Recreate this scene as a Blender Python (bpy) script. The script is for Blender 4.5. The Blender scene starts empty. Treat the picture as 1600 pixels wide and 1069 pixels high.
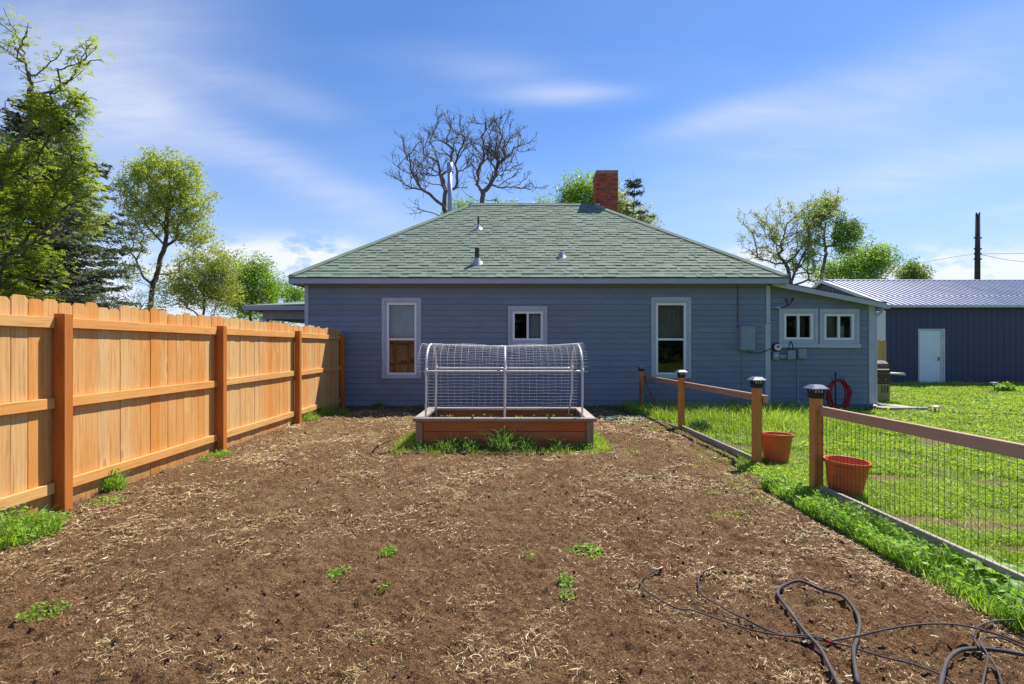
import bpy, math, random
import numpy as np
from mathutils import Vector, Matrix

random.seed(7)
rng = np.random.default_rng(11)
SC = bpy.context.scene
COL = SC.collection
R = math.radians

# ---------------------------------------------------------------- camera
CX, CY, FPX, CAMH = 798.5, 542.0, 806.0, 1.435
cam_d = bpy.data.cameras.new('camera')
cam = bpy.data.objects.new('camera', cam_d)
COL.objects.link(cam)
cam.location = (0, 0, CAMH)
cam.rotation_euler = (R(90), 0, 0)
cam_d.sensor_fit = 'HORIZONTAL'
cam_d.sensor_width = 36
cam_d.lens = FPX / 1600 * 36
cam_d.shift_x = (800 - CX) / 1600
cam_d.shift_y = (CY - 534.5) / 1600
cam_d.clip_start = 0.05
cam_d.clip_end = 3000
SC.camera = cam

# ---------------------------------------------------------------- sun, sky, exposure
SUN_DIR = Vector((0.46, 0.48, 1.0)).normalized()      # towards the sun
SUN_EL = math.asin(SUN_DIR.z)
SUN_AZ = math.atan2(SUN_DIR.x, SUN_DIR.y)
sun_d = bpy.data.lights.new('sun', 'SUN')
sun_d.energy = 4.8
sun_d.angle = R(0.53)
sun_d.color = (1.0, 0.94, 0.85)
sun = bpy.data.objects.new('sun', sun_d)
COL.objects.link(sun)
sun.rotation_euler = (-SUN_DIR).to_track_quat('-Z', 'Y').to_euler()
sun.location = (20, 20, 40)

def px_dir(px, py):
    return Vector(((px - CX) / FPX, 1.0, (CY - py) / FPX)).normalized()

def make_world():
    w = bpy.data.worlds.new('World')
    SC.world = w
    w.use_nodes = True
    nt = w.node_tree
    nt.nodes.clear()
    N, L = nt.nodes.new, nt.links.new
    out = N('ShaderNodeOutputWorld')
    bg = N('ShaderNodeBackground')
    bg.inputs['Strength'].default_value = 0.10
    sky = N('ShaderNodeTexSky')
    sky.sky_type = 'NISHITA'
    sky.sun_disc = False
    sky.sun_elevation = SUN_EL
    sky.sun_rotation = SUN_AZ
    sky.altitude = 1500
    sky.air_density = 1.0
    sky.dust_density = 0.25
    sky.ozone_density = 2.2
    tc = N('ShaderNodeTexCoord')
    D = tc.outputs['Generated']

    def val(x):
        n = N('ShaderNodeValue'); n.outputs[0].default_value = x; return n.outputs[0]

    def m(op, a, b=None, c=None, clamp=False):
        n = N('ShaderNodeMath'); n.operation = op; n.use_clamp = clamp
        for i, x in enumerate((a, b, c)):
            if x is None: continue
            if isinstance(x, (int, float)): n.inputs[i].default_value = x
            else: L(x, n.inputs[i])
        return n.outputs[0]

    def dot(v):
        n = N('ShaderNodeVectorMath'); n.operation = 'DOT_PRODUCT'
        L(D, n.inputs[0]); n.inputs[1].default_value = v
        return n.outputs['Value']

    def noise(vec, scale, det, rough, lo, hi, dist=0.0):
        n = N('ShaderNodeTexNoise')
        n.inputs['Scale'].default_value = scale
        n.inputs['Detail'].default_value = det
        n.inputs['Roughness'].default_value = rough
        n.inputs['Distortion'].default_value = dist
        L(vec, n.inputs['Vector'])
        r = N('ShaderNodeMapRange'); r.interpolation_type = 'SMOOTHSTEP'
        r.inputs['From Min'].default_value = lo
        r.inputs['From Max'].default_value = hi
        L(n.outputs['Fac'], r.inputs['Value'])
        return r.outputs['Result']

    # cirrus plane coordinates: direction / height
    sep = N('ShaderNodeSeparateXYZ'); L(D, sep.inputs[0])
    zz = m('ADD', m('MAXIMUM', sep.outputs['Z'], 0.0), 0.18)
    cmb = N('ShaderNodeCombineXYZ')
    L(m('DIVIDE', sep.outputs['X'], zz), cmb.inputs[0])
    L(m('DIVIDE', sep.outputs['Y'], zz), cmb.inputs[1])
    mp = N('ShaderNodeMapping'); mp.vector_type = 'POINT'
    mp.inputs['Rotation'].default_value = (0, 0, R(-24))
    mp.inputs['Scale'].default_value = (0.55, 1.7, 1)
    L(cmb.outputs[0], mp.inputs['Vector'])
    wisps = noise(mp.outputs[0], 1.5, 6, 0.55, 0.40, 0.72, 0.5)
    fine = noise(mp.outputs[0], 4.5, 8, 0.62, 0.30, 0.75, 0.3)
    streak = m('MULTIPLY', wisps, m('ADD', m('MULTIPLY', fine, 0.6), 0.4))

    # single cloud banks: soft ellipses in direction space
    def bank(px, py, rx, ry, ang, amount):
        d = px_dir(px, py)
        a = R(ang)
        right = Vector((0, 0, 1)).cross(d) * -1
        right = d.cross(Vector((0, 0, 1))).normalized()
        up = right.cross(d).normalized()
        u = right * math.cos(a) + up * math.sin(a)
        v = -right * math.sin(a) + up * math.cos(a)
        k = d.dot(Vector((0, 1, 0)))
        e = m('ADD', m('POWER', m('ABSOLUTE', m('DIVIDE', dot(u), rx / FPX * k)), 2.0),
              m('POWER', m('ABSOLUTE', m('DIVIDE', dot(v), ry / FPX * k)), 2.0))
        g = m('POWER', 2.718, m('MULTIPLY', e, -1.0))
        front = m('GREATER_THAN', dot(d), 0.2)
        return m('MULTIPLY', m('MULTIPLY', g, front), amount)

    cirrus = None
    for b in ((190, 160, 110, 140, 0, 0.62), (420, 250, 330, 36, -21, 0.36), (250, 50, 150, 110, 20, 0.32),
              (500, 290, 260, 36, -18, 0.2), (760, 105, 110, 22, -4, 0.3), (875, 146, 90, 15, -2, 0.85),
              (440, 155, 110, 28, -6, 0.35), (1130, 186, 110, 26, 6, 0.7), (1330, 165, 260, 55, 14, 0.5),
              (1480, 260, 300, 34, 3, 0.5), (1420, 215, 240, 70, 12, 0.30), (60, 150, 120, 120, 0, 0.45), (1590, 325, 60, 10, 0, 0.4),
              (1380, 325, 90, 10, 0, 0.2)):
        x = bank(*b)
        cirrus = x if cirrus is None else m('ADD', cirrus, x)
    cirrus = m('MULTIPLY', cirrus, m('ADD', m('MULTIPLY', fine, 0.24), 0.36))
    thin = m('MULTIPLY', streak, 0.06)
    cum = None
    for b in ((390, 402, 70, 26, 0, 1.0), (500, 392, 62, 22, 0, 1.0), (440, 425, 140, 24, 0, 0.8), (1170, 400, 60, 16, 0, 0.9),
              (1500, 425, 170, 26, 0, 1.0), (1410, 412, 60, 18, 0, 0.7), (1300, 430, 200, 26, 0, 0.6), (200, 440, 120, 40, 0, 0.7),
              (180, 470, 200, 40, 0, 0.5)):
        x = bank(*b)
        cum = x if cum is None else m('ADD', cum, x)
    mpc = N('ShaderNodeMapping'); mpc.inputs['Scale'].default_value = (1, 1, 2.0); L(D, mpc.inputs['Vector'])
    puff = noise(mpc.outputs[0], 13, 7, 0.6, 0.36, 0.56)
    cum = m('MULTIPLY', m('MULTIPLY', cum, puff), 1.25, clamp=True)
    mask = m('ADD', m('ADD', cirrus, thin), m('MULTIPLY', cum, 0.9), clamp=True)
    hz = N('ShaderNodeMapRange'); hz.interpolation_type = 'SMOOTHSTEP'
    hz.inputs['From Min'].default_value = -0.02; hz.inputs['From Max'].default_value = 0.42
    hz.inputs['To Min'].default_value = 0.80; hz.inputs['To Max'].default_value = 0.0
    L(sep.outputs['Z'], hz.inputs['Value'])
    mask = m('MINIMUM', mask, 0.9)

    hs = N('ShaderNodeHueSaturation')
    hs.inputs['Saturation'].default_value = SKY_SAT
    hs.inputs['Value'].default_value = SKY_VAL
    L(sky.outputs[0], hs.inputs['Color'])
    tint = N('ShaderNodeMix'); tint.data_type = 'RGBA'; tint.blend_type = 'MULTIPLY'
    tint.inputs[0].default_value = 1.0
    L(hs.outputs[0], tint.inputs[6]); tint.inputs[7].default_value = SKY_TINT
    hzm = N('ShaderNodeMix'); hzm.data_type = 'RGBA'
    L(hz.outputs['Result'], hzm.inputs[0]); L(tint.outputs[2], hzm.inputs[6]); hzm.inputs[7].default_value = HAZE_COL
    mix = N('ShaderNodeMix'); mix.data_type = 'RGBA'
    L(mask, mix.inputs[0])
    L(hzm.outputs[2], mix.inputs[6])
    mix.inputs[7].default_value = CLOUD_COL
    L(mix.outputs[2], bg.inputs['Color'])
    L(bg.outputs[0], out.inputs['Surface'])

SKY_SAT, SKY_VAL, SKY_TINT = 1.16, 1.0, (0.95, 0.96, 1.10, 1)
CLOUD_COL = (5.6, 5.8, 6.3, 1)
HAZE_COL = (3.3, 4.2, 5.7, 1)
make_world()
SC.view_settings.view_transform = 'Standard'
SC.view_settings.look = 'None'
SC.view_settings.gamma = 1.0
SC.view_settings.use_curve_mapping = False
SC.view_settings.exposure = 0.78
SC.cycles.max_bounces = 8
SC.cycles.transparent_max_bounces = 12
SC.cycles.use_adaptive_sampling = False
SC.cycles.use_denoising = True
SC.cycles.denoising_input_passes = 'RGB_ALBEDO_NORMAL'
SC.cycles.denoising_prefilter = 'ACCURATE'
SC.cycles.sample_clamp_indirect = 4.0
SC.cycles.blur_glossy = 0.5

# ---------------------------------------------------------------- helpers
def W(px, py, Y):
    return Vector(((px - CX) * Y / FPX, Y, CAMH + (CY - py) * Y / FPX))

def G(px, py, z=0.0):
    Y = FPX * (CAMH - z) / (py - CY)
    return Vector(((px - CX) * Y / FPX, Y, z))

def tag(o, label=None, cat=None, group=None, kind=None):
    if label: o['label'] = label
    if cat: o['category'] = cat
    if group: o['group'] = group
    if kind: o['kind'] = kind
    return o

def empty(name, loc=(0, 0, 0), label=None, cat=None, group=None, kind=None):
    o = bpy.data.objects.new(name, None)
    o.location = loc
    o.empty_display_size = 0.1
    COL.objects.link(o)
    return tag(o, label, cat, group, kind)

def link(name, me, parent=None, loc=None, rz=None):
    o = bpy.data.objects.new(name, me)
    COL.objects.link(o)
    if parent is not None: o.parent = parent
    if loc is not None: o.location = loc
    if rz is not None: o.rotation_euler = (0, 0, rz)
    return o

class MB:
    def __init__(s):
        s.v, s.f, s.m = [], [], []
    def add(s, vs, fs, mi=0):
        b = len(s.v)
        s.v.extend([tuple(v) for v in vs])
        s.f.extend([tuple(i + b for i in f) for f in fs])
        s.m.extend([mi] * len(fs))
        return s
    def box(s, x0, x1, y0, y1, z0, z1, mi=0):
        vs = [(x0, y0, z0), (x1, y0, z0), (x1, y1, z0), (x0, y1, z0), (x0, y0, z1), (x1, y0, z1), (x1, y1, z1), (x0, y1, z1)]
        fs = [(0, 3, 2, 1), (4, 5, 6, 7), (0, 1, 5, 4), (1, 2, 6, 5), (2, 3, 7, 6), (3, 0, 4, 7)]
        return s.add(vs, fs, mi)
    def cbox(s, x0, x1, y0, y1, z0, z1, c=0.003, mi=0):
        """box with chamfered vertical/horizontal edges"""
        vs, idx = [], {}
        for sx in (0, 1):
            for sy in (0, 1):
                for sz in (0, 1):
                    X, Y, Z = (x1 if sx else x0), (y1 if sy else y0), (z1 if sz else z0)
                    dx, dy, dz = (-c if sx else c), (-c if sy else c), (-c if sz else c)
                    idx[(sx, sy, sz)] = len(vs)
                    vs += [(X, Y + dy, Z + dz), (X + dx, Y, Z + dz), (X + dx, Y + dy, Z)]
        def i(a, b, c_, k): return idx[(a, b, c_)] + k
        fs = []
        fs.append((i(0,0,0,0), i(0,0,1,0), i(0,1,1,0), i(0,1,0,0)))
        fs.append((i(1,0,0,0), i(1,1,0,0), i(1,1,1,0), i(1,0,1,0)))
        fs.append((i(0,0,0,1), i(1,0,0,1), i(1,0,1,1), i(0,0,1,1)))
        fs.append((i(0,1,0,1), i(0,1,1,1), i(1,1,1,1), i(1,1,0,1)))
        fs.append((i(0,0,0,2), i(0,1,0,2), i(1,1,0,2), i(1,0,0,2)))
        fs.append((i(0,0,1,2), i(1,0,1,2), i(1,1,1,2), i(0,1,1,2)))
        for a in (0, 1):
            for b in (0, 1):
                fs.append((i(a,b,0,0), i(a,b,0,1), i(a,b,1,1), i(a,b,1,0)))
                fs.append((i(a,0,b,0), i(a,0,b,2), i(a,1,b,2), i(a,1,b,0)))
                fs.append((i(0,a,b,1), i(0,a,b,2), i(1,a,b,2), i(1,a,b,1)))
                for c_ in (0, 1):
                    fs.append((i(a,b,c_,0), i(a,b,c_,1), i(a,b,c_,2)))
        s.add(vs, fs, mi)
        s.fix = True
        return s
    def tube(s, pts, r, n=8, mi=0, closed=False, caps=True):
        pts = [Vector(p) for p in pts]
        k = len(pts)
        rr = r if hasattr(r, '__len__') else [r] * k
        rings = []
        up = None
        for i, p in enumerate(pts):
            a = pts[(i - 1) % k] if (closed or i > 0) else p
            b = pts[(i + 1) % k] if (closed or i < k - 1) else p
            t = (b - a)
            t = t.normalized() if t.length > 1e-9 else Vector((0, 0, 1))
            if up is None:
                up = Vector((0, 0, 1)) if abs(t.z) < 0.9 else Vector((1, 0, 0))
            x = up - t * up.dot(t)
            if x.length < 1e-6:
                x = Vector((1, 0, 0)) - t * t.x
            x.normalize()
            up = x
            y = t.cross(x)
            rings.append([p + (x * math.cos(2 * math.pi * j / n) + y * math.sin(2 * math.pi * j / n)) * rr[i] for j in range(n)])
        vs = [q for ring in rings for q in ring]
        fs = []
        for i in range(k if closed else k - 1):
            i2 = (i + 1) % k
            for j in range(n):
                j2 = (j + 1) % n
                fs.append((i * n + j, i * n + j2, i2 * n + j2, i2 * n + j))
        if caps and not closed:
            fs.append(tuple(range(n - 1, -1, -1)))
            fs.append(tuple((k - 1) * n + j for j in range(n)))
        return s.add(vs, fs, mi)
    def lathe(s, prof, n=24, c=(0, 0, 0), mi=0, caps=True):
        vs = [(c[0] + r * math.cos(2 * math.pi * j / n), c[1] + r * math.sin(2 * math.pi * j / n), c[2] + z) for r, z in prof for j in range(n)]
        fs = []
        for i in range(len(prof) - 1):
            for j in range(n):
                j2 = (j + 1) % n
                fs.append((i * n + j, i * n + j2, (i + 1) * n + j2, (i + 1) * n + j))
        if caps:
            fs.append(tuple(range(n - 1, -1, -1)))
            fs.append(tuple((len(prof) - 1) * n + j for j in range(n)))
        return s.add(vs, fs, mi)
    def mesh(s, name, mats, smooth=False):
        me = bpy.data.meshes.new(name)
        me.from_pydata(s.v, [], s.f)
        for m_ in (mats if isinstance(mats, (list, tuple)) else [mats]):
            me.materials.append(m_)
        if any(s.m):
            me.polygons.foreach_set('material_index', s.m)
        if smooth:
            me.polygons.foreach_set('use_smooth', [True] * len(me.polygons))
        if getattr(s, 'fix', False):
            import bmesh
            bm = bmesh.new(); bm.from_mesh(me)
            bmesh.ops.recalc_face_normals(bm, faces=bm.faces)
            bm.to_mesh(me); bm.free()
        me.update()
        return me
    def obj(s, name, mats, parent=None, loc=None, smooth=False, rz=None):
        return link(name, s.mesh(name, mats, smooth), parent, loc, rz)

def np_mesh(name, V, F, mat, smooth=False):
    me = bpy.data.meshes.new(name)
    V = np.ascontiguousarray(V, dtype=np.float32)
    F = np.ascontiguousarray(F, dtype=np.int32)
    k = F.shape[1]
    me.vertices.add(len(V)); me.vertices.foreach_set('co', V.ravel())
    me.loops.add(F.size); me.loops.foreach_set('vertex_index', F.ravel())
    me.polygons.add(len(F))
    me.polygons.foreach_set('loop_start', np.arange(0, F.size, k, dtype=np.int32))
    me.polygons.foreach_set('loop_total', np.full(len(F), k, dtype=np.int32))
    if smooth: me.polygons.foreach_set('use_smooth', np.ones(len(F), dtype=bool))
    me.materials.append(mat)
    me.update(calc_edges=True)
    return me

def spline(pts, n=8):
    """Catmull-Rom through pts."""
    P = [Vector(p) for p in pts]
    P = [P[0] * 2 - P[1]] + P + [P[-1] * 2 - P[-2]]
    out = []
    for i in range(1, len(P) - 2):
        a, b, c, d = P[i - 1:i + 3]
        for k in range(n):
            t = k / n
            out.append(0.5 * ((2 * b) + (c - a) * t + (2 * a - 5 * b + 4 * c - d) * t * t + (3 * b - a - 3 * c + d) * t ** 3))
    out.append(P[-2])
    return out

# value noise in numpy ------------------------------------------------
def _hash(ix, iy, seed):
    h = (ix.astype(np.int64) * 374761393 + iy.astype(np.int64) * 668265263 + seed * 1442695041) & 0xFFFFFFFF
    h = ((h ^ (h >> 13)) * 1274126177) & 0xFFFFFFFF
    return ((h ^ (h >> 16)) & 0xFFFF) / 65535.0

def vnoise(x, y, seed=0):
    ix, iy = np.floor(x), np.floor(y)
    fx, fy = x - ix, y - iy
    fx, fy = fx * fx * (3 - 2 * fx), fy * fy * (3 - 2 * fy)
    a, b = _hash(ix, iy, seed), _hash(ix + 1, iy, seed)
    c, d = _hash(ix, iy + 1, seed), _hash(ix + 1, iy + 1, seed)
    return (a * (1 - fx) + b * fx) * (1 - fy) + (c * (1 - fx) + d * fx) * fy

def fbm(x, y, seed=0, oct=4, gain=0.5):
    t, a, n = 0, 1.0, 0
    for k in range(oct):
        t = t + a * vnoise(x * 2 ** k, y * 2 ** k, seed + k * 17)
        n += a; a *= gain
    return t / n

# ---------------------------------------------------------------- materials
class NT:
    def __init__(s, name):
        s.mat = bpy.data.materials.new(name)
        s.mat.use_nodes = True
        s.t = s.mat.node_tree
        s.t.nodes.clear()
        s.out = s.t.nodes.new('ShaderNodeOutputMaterial')
        s.b = s.t.nodes.new('ShaderNodeBsdfPrincipled')
        s.t.links.new(s.b.outputs[0], s.out.inputs['Surface'])
        s.tc = s.t.nodes.new('ShaderNodeTexCoord')
        s.oi = s.t.nodes.new('ShaderNodeObjectInfo')
        s.geo = s.t.nodes.new('ShaderNodeNewGeometry')
    def set(s, node, sock, x):
        if x is None: return
        i = node.inputs[sock]
        if isinstance(x, bpy.types.NodeSocket): s.t.links.new(x, i)
        elif hasattr(x, '__len__') and i.type == 'RGBA': i.default_value = (*x[:3], 1)
        else: i.default_value = x
    def bs(s, **k):
        for n, x in k.items():
            s.set(s.b, {'color': 'Base Color', 'rough': 'Roughness', 'metal': 'Metallic', 'spec': 'Specular IOR Level', 'normal': 'Normal',
                        'trans': 'Transmission Weight', 'coat': 'Coat Weight', 'alpha': 'Alpha', 'ecol': 'Emission Color', 'estr': 'Emission Strength'}[n], x)
    def math(s, op, a, b=None, c=None, clamp=False):
        n = s.t.nodes.new('ShaderNodeMath'); n.operation = op; n.use_clamp = clamp
        for i, x in enumerate((a, b, c)):
            if x is not None: s.set(n, i, x)
        return n.outputs[0]
    def mapping(s, vec, scale=(1, 1, 1), loc=(0, 0, 0), rot=(0, 0, 0)):
        n = s.t.nodes.new('ShaderNodeMapping')
        s.set(n, 'Vector', vec); s.set(n, 'Location', loc); s.set(n, 'Rotation', rot); s.set(n, 'Scale', scale)
        return n.outputs[0]
    def objrand(s, vec, k=37.0):
        """shift a coordinate by the object's own random number, so copies differ"""
        c = s.t.nodes.new('ShaderNodeVectorMath'); c.operation = 'ADD'
        sc = s.t.nodes.new('ShaderNodeVectorMath'); sc.operation = 'SCALE'
        sc.inputs[0].default_value = (k, k * 0.7, k * 1.3)
        s.set(sc, 'Scale', s.oi.outputs['Random'])
        s.set(c, 0, vec); s.set(c, 1, sc.outputs[0])
        return c.outputs[0]
    def noise(s, vec, scale=5, det=4, rough=0.55, dist=0.0, color=False):
        n = s.t.nodes.new('ShaderNodeTexNoise')
        s.set(n, 'Vector', vec); s.set(n, 'Scale', scale); s.set(n, 'Detail', det); s.set(n, 'Roughness', rough); s.set(n, 'Distortion', dist)
        return n.outputs['Color' if color else 'Fac']
    def voronoi(s, vec, scale=5, feature='F1'):
        n = s.t.nodes.new('ShaderNodeTexVoronoi'); n.feature = feature
        s.set(n, 'Vector', vec); s.set(n, 'Scale', scale)
        return n.outputs['Distance']
    def range(s, x, a, b, lo=0.0, hi=1.0, smooth=True):
        n = s.t.nodes.new('ShaderNodeMapRange')
        if smooth: n.interpolation_type = 'SMOOTHSTEP'
        s.set(n, 'Value', x); s.set(n, 'From Min', a); s.set(n, 'From Max', b); s.set(n, 'To Min', lo); s.set(n, 'To Max', hi)
        return n.outputs[0]
    def mix(s, f, a, b, mode='MIX'):
        n = s.t.nodes.new('ShaderNodeMix'); n.data_type = 'RGBA'; n.blend_type = mode
        s.set(n, 0, f); s.set(n, 6, a); s.set(n, 7, b)
        return n.outputs[2]
    def hsv(s, col, h=0.5, sat=1.0, v=1.0):
        n = s.t.nodes.new('ShaderNodeHueSaturation')
        s.set(n, 'Color', col); s.set(n, 'Hue', h); s.set(n, 'Saturation', sat); s.set(n, 'Value', v)
        return n.outputs[0]
    def bump(s, h, strength=0.3, dist=0.01, prev=None):
        n = s.t.nodes.new('ShaderNodeBump')
        s.set(n, 'Height', h); s.set(n, 'Strength', strength); s.set(n, 'Distance', dist); s.set(n, 'Normal', prev)
        return n.outputs[0]

def mat_plain(name, c, rough=0.6, metal=0.0, var=0.12, scale=6.0, bump=0.15, bscale=60, spec=0.4, rand=0.0, dirt=None, dirt_amt=0.0):
    n = NT(name)
    co = n.objrand(n.tc.outputs['Object'])
    f = n.noise(co, scale, 5, 0.6)
    lo = tuple(x * (1 - var) for x in c); hi = tuple(min(1, x * (1 + var)) for x in c)
    col = n.mix(n.range(f, 0.3, 0.7), lo, hi)
    if dirt:
        d = n.range(n.noise(n.objrand(n.tc.outputs['Object'], 91), scale * 0.7, 8, 0.7), 0.52, 0.72)
        col = n.mix(n.math('MULTIPLY', d, dirt_amt), col, dirt)
    if rand:
        col = n.hsv(col, 0.5, 1.0, n.range(n.oi.outputs['Random'], 0, 1, 1 - rand, 1 + rand, smooth=False))
    nz = n.noise(co, bscale, 3, 0.5)
    n.bs(color=col, rough=n.range(f, 0.2, 0.8, max(0.02, rough - 0.08), min(1, rough + 0.08)), metal=metal, spec=spec,
         normal=n.bump(nz, bump, 0.004) if bump else None)
    return n.mat

def mat_wood(name, pale, deep, axis=2, rough=0.62, tone=0.5, rand=0.5, knots=True, grey=None, grey_amt=0.0, grain=1.0, splash=False):
    """sawn softwood, grain along the given local axis"""
    n = NT(name)
    co = n.objrand(n.tc.outputs['Object'], 53.0)
    sc = [1.0, 1.0, 1.0]; sc[axis] = 0.05
    g = n.mapping(co, tuple(sc))
    broad = n.noise(n.mapping(co, tuple([x if x == 1 else 0.16 for x in sc])), 7, 3, 0.5)
    gr = n.noise(g, 55 * grain, 5, 0.65, 0.6)
    wav = n.t.nodes.new('ShaderNodeTexWave')
    wav.wave_type = 'RINGS'
    wav.rings_direction = 'XYZ'[(axis + 1) % 3]
    n.set(wav, 'Vector', n.mapping(co, tuple([x if x == 1 else 0.09 for x in sc])))
    n.set(wav, 'Scale', 9.0); n.set(wav, 'Distortion', 5.0); n.set(wav, 'Detail', 3.0); n.set(wav, 'Detail Scale', 1.2)
    r = n.oi.outputs['Random']
    t = n.math('ADD', n.math('MULTIPLY', n.math('SUBTRACT', r, 0.5), rand), tone)
    t = n.math('ADD', t, n.math('MULTIPLY', n.math('SUBTRACT', broad, 0.5), 0.9), clamp=True)
    col = n.mix(t, pale, deep)
    dark = tuple(x * 0.62 for x in deep)
    col = n.mix(n.math('MULTIPLY', n.range(gr, 0.48, 0.70), 0.55), col, dark)
    col = n.mix(n.math('MULTIPLY', n.range(wav.outputs['Fac'], 0.62, 0.95), 0.13), col, dark)
    if knots:
        kd = n.voronoi(n.mapping(co, tuple([x if x == 1 else 0.34 for x in sc])), 3.2)
        kn = n.range(kd, 0.05, 0.10, 1.0, 0.0)
        col = n.mix(n.math('MULTIPLY', kn, 0.7), col, tuple(x * 0.35 for x in deep))
        kh = n.math('MULTIPLY', n.range(kd, 0.085, 0.2, 1.0, 0.0), 0.35)
        col = n.mix(kh, col, tuple(min(1, x * 1.15) for x in pale))
    if splash:
        sp_ = n.t.nodes.new('ShaderNodeSeparateXYZ'); n.t.links.new(n.tc.outputs['Object'], sp_.inputs[0])
        sv = n.math('ADD', sp_.outputs[2], n.math('MULTIPLY', n.math('SUBTRACT', n.noise(co, 14, 5, 0.7), 0.5), 0.35))
        col = n.mix(n.math('MULTIPLY', n.range(sv, 0.0, 0.16, 1.0, 0.0), 0.55), col, (0.20, 0.11, 0.055))
    if grey:
        gm = n.math('MULTIPLY', n.range(n.noise(n.mapping(co, tuple([x if x == 1 else 0.2 for x in sc])), 5, 6, 0.65), 0.35, 0.65), grey_amt)
        col = n.mix(gm, col, grey)
    vv = n.range(n.oi.outputs['Random'], 0, 1, 0.9, 1.08, smooth=False)
    col = n.hsv(col, 0.5, 1.0, vv)
    n.bs(color=col, rough=rough, spec=0.3, normal=n.bump(gr, 0.25, 0.003))
    return n.mat

def mat_leaf(name, a, b, c=None, rough=0.5, transl=0.4, clump=1.2):
    """foliage: colour varies per leaf and per clump, part of the light passes through"""
    n = NT(name)
    ri = n.geo.outputs['Random Per Island']
    cl = n.noise(n.tc.outputs['Object'], clump, 3, 0.6)
    f = n.math('ADD', n.math('MULTIPLY', ri, 0.6), n.math('MULTIPLY', n.range(cl, 0.32, 0.68), 0.5), clamp=True)
    col = n.mix(f, a, b)
    if c: col = n.mix(n.range(ri, 0.9, 0.97), col, c)
    n.bs(color=col, rough=rough, spec=0.35)
    tr = n.t.nodes.new('ShaderNodeBsdfTranslucent')
    tcol = n.hsv(col, 0.487, 1.1, 1.5)
    n.set(tr, 'Color', tcol)
    ms = n.t.nodes.new('ShaderNodeMixShader')
    ms.inputs[0].default_value = transl
    n.t.links.new(n.b.outputs[0], ms.inputs[1]); n.t.links.new(tr.outputs[0], ms.inputs[2])
    n.t.links.new(ms.outputs[0], n.out.inputs['Surface'])
    return n.mat

def mat_metal(name, c, rough=0.35, metal=1.0):
    return mat_plain(name, c, rough, metal, 0.08, 5, 0.05, 40, 0.5)

M = {}
M['siding'] = mat_plain('blue siding paint', (0.185, 0.225, 0.290), 0.6, 0, 0.07, 2.5, 0.12, 70, 0.3, rand=0.05)
M['trim'] = mat_plain('grey blue trim paint', (0.43, 0.47, 0.53), 0.55, 0, 0.06, 4, 0.1, 60, 0.3)
M['soffit'] = mat_plain('soffit paint', (0.27, 0.28, 0.29), 0.7)
M['white'] = mat_plain('white vinyl', (0.76, 0.77, 0.78), 0.4, 0, 0.03, 5, 0.05, 60, 0.5)
M['foundation'] = mat_plain('painted foundation', (0.13, 0.15, 0.18), 0.85, 0, 0.2, 6, 0.5, 40)
M['pvc'] = mat_plain('white pipe plastic', (0.66, 0.66, 0.64), 0.35, 0, 0.05, 9, 0.05, 60, 0.5, dirt=(0.5, 0.46, 0.38), dirt_amt=0.25)
M['galv'] = mat_plain('galvanised wire', (0.64, 0.65, 0.66), 0.4, 0.0, 0.1, 12, 0.0)
M['blackwire'] = mat_plain('black coated wire', (0.03, 0.035, 0.03), 0.5, 0, 0.1, 12, 0.0)
M['black'] = mat_plain('black plastic', (0.018, 0.017, 0.017), 0.45, 0, 0.15, 9, 0.1, 60)
M['steel'] = mat_plain('stainless flue', (0.32, 0.38, 0.50), 0.45, 0.25, 0.06, 5, 0.03)
M['lead'] = mat_plain('grey vent flashing', (0.42, 0.43, 0.45), 0.5, 0.3, 0.15, 20)
M['rust'] = mat_plain('dark vent pipe', (0.06, 0.05, 0.045), 0.7, 0, 0.3, 20)
M['boxgrey'] = mat_plain('painted electrical box', (0.235, 0.285, 0.33), 0.5, 0.0, 0.06, 5, 0.05)
M['meterwhite'] = mat_plain('meter face', (0.65, 0.66, 0.62), 0.3)
M['curtain'] = mat_plain('sheer curtain', (0.62, 0.68, 0.78), 0.9, 0, 0.1, 4, 0.2, 30)  # also colours the sky reflection painted into the left window
M['curtaindk'] = mat_plain('brown blind', (0.16, 0.145, 0.13), 0.9, 0, 0.1, 4, 0.2, 30)  # also the fence reflection painted behind the left window's lower pane
M['blind'] = mat_plain('pale roller blind', (0.42, 0.39, 0.33), 0.9, 0, 0.15, 3, 0.2, 30)  # also the beige reflection painted into the right tall window
M['inside'] = mat_plain('dim interior', (0.05, 0.045, 0.04), 0.9)
M['fascia'] = mat_plain('fascia paint', (0.36, 0.385, 0.46), 0.5, 0, 0.06, 3, 0.1, 60)

def mat_glass():
    n = NT('window glass')
    g = n.t.nodes.new('ShaderNodeBsdfGlossy'); g.inputs['Roughness'].default_value = 0.03
    g.inputs['Color'].default_value = (0.9, 0.93, 0.95, 1)
    wob = n.noise(n.objrand(n.tc.outputs['Object']), 2.5, 2, 0.5)
    n.t.links.new(n.bump(wob, 0.06, 0.02), g.inputs['Normal'])
    t = n.t.nodes.new('ShaderNodeBsdfTransparent'); t.inputs['Color'].default_value = (0.78, 0.8, 0.8, 1)
    fr = n.t.nodes.new('ShaderNodeFresnel'); fr.inputs['IOR'].default_value = 1.48
    m = n.t.nodes.new('ShaderNodeMixShader')
    n.t.links.new(fr.outputs[0], m.inputs[0])
    n.t.links.new(t.outputs[0], m.inputs[1]); n.t.links.new(g.outputs[0], m.inputs[2])
    n.t.links.new(m.outputs[0], n.out.inputs['Surface'])
    return n.mat
M['glass'] = mat_glass()

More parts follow.
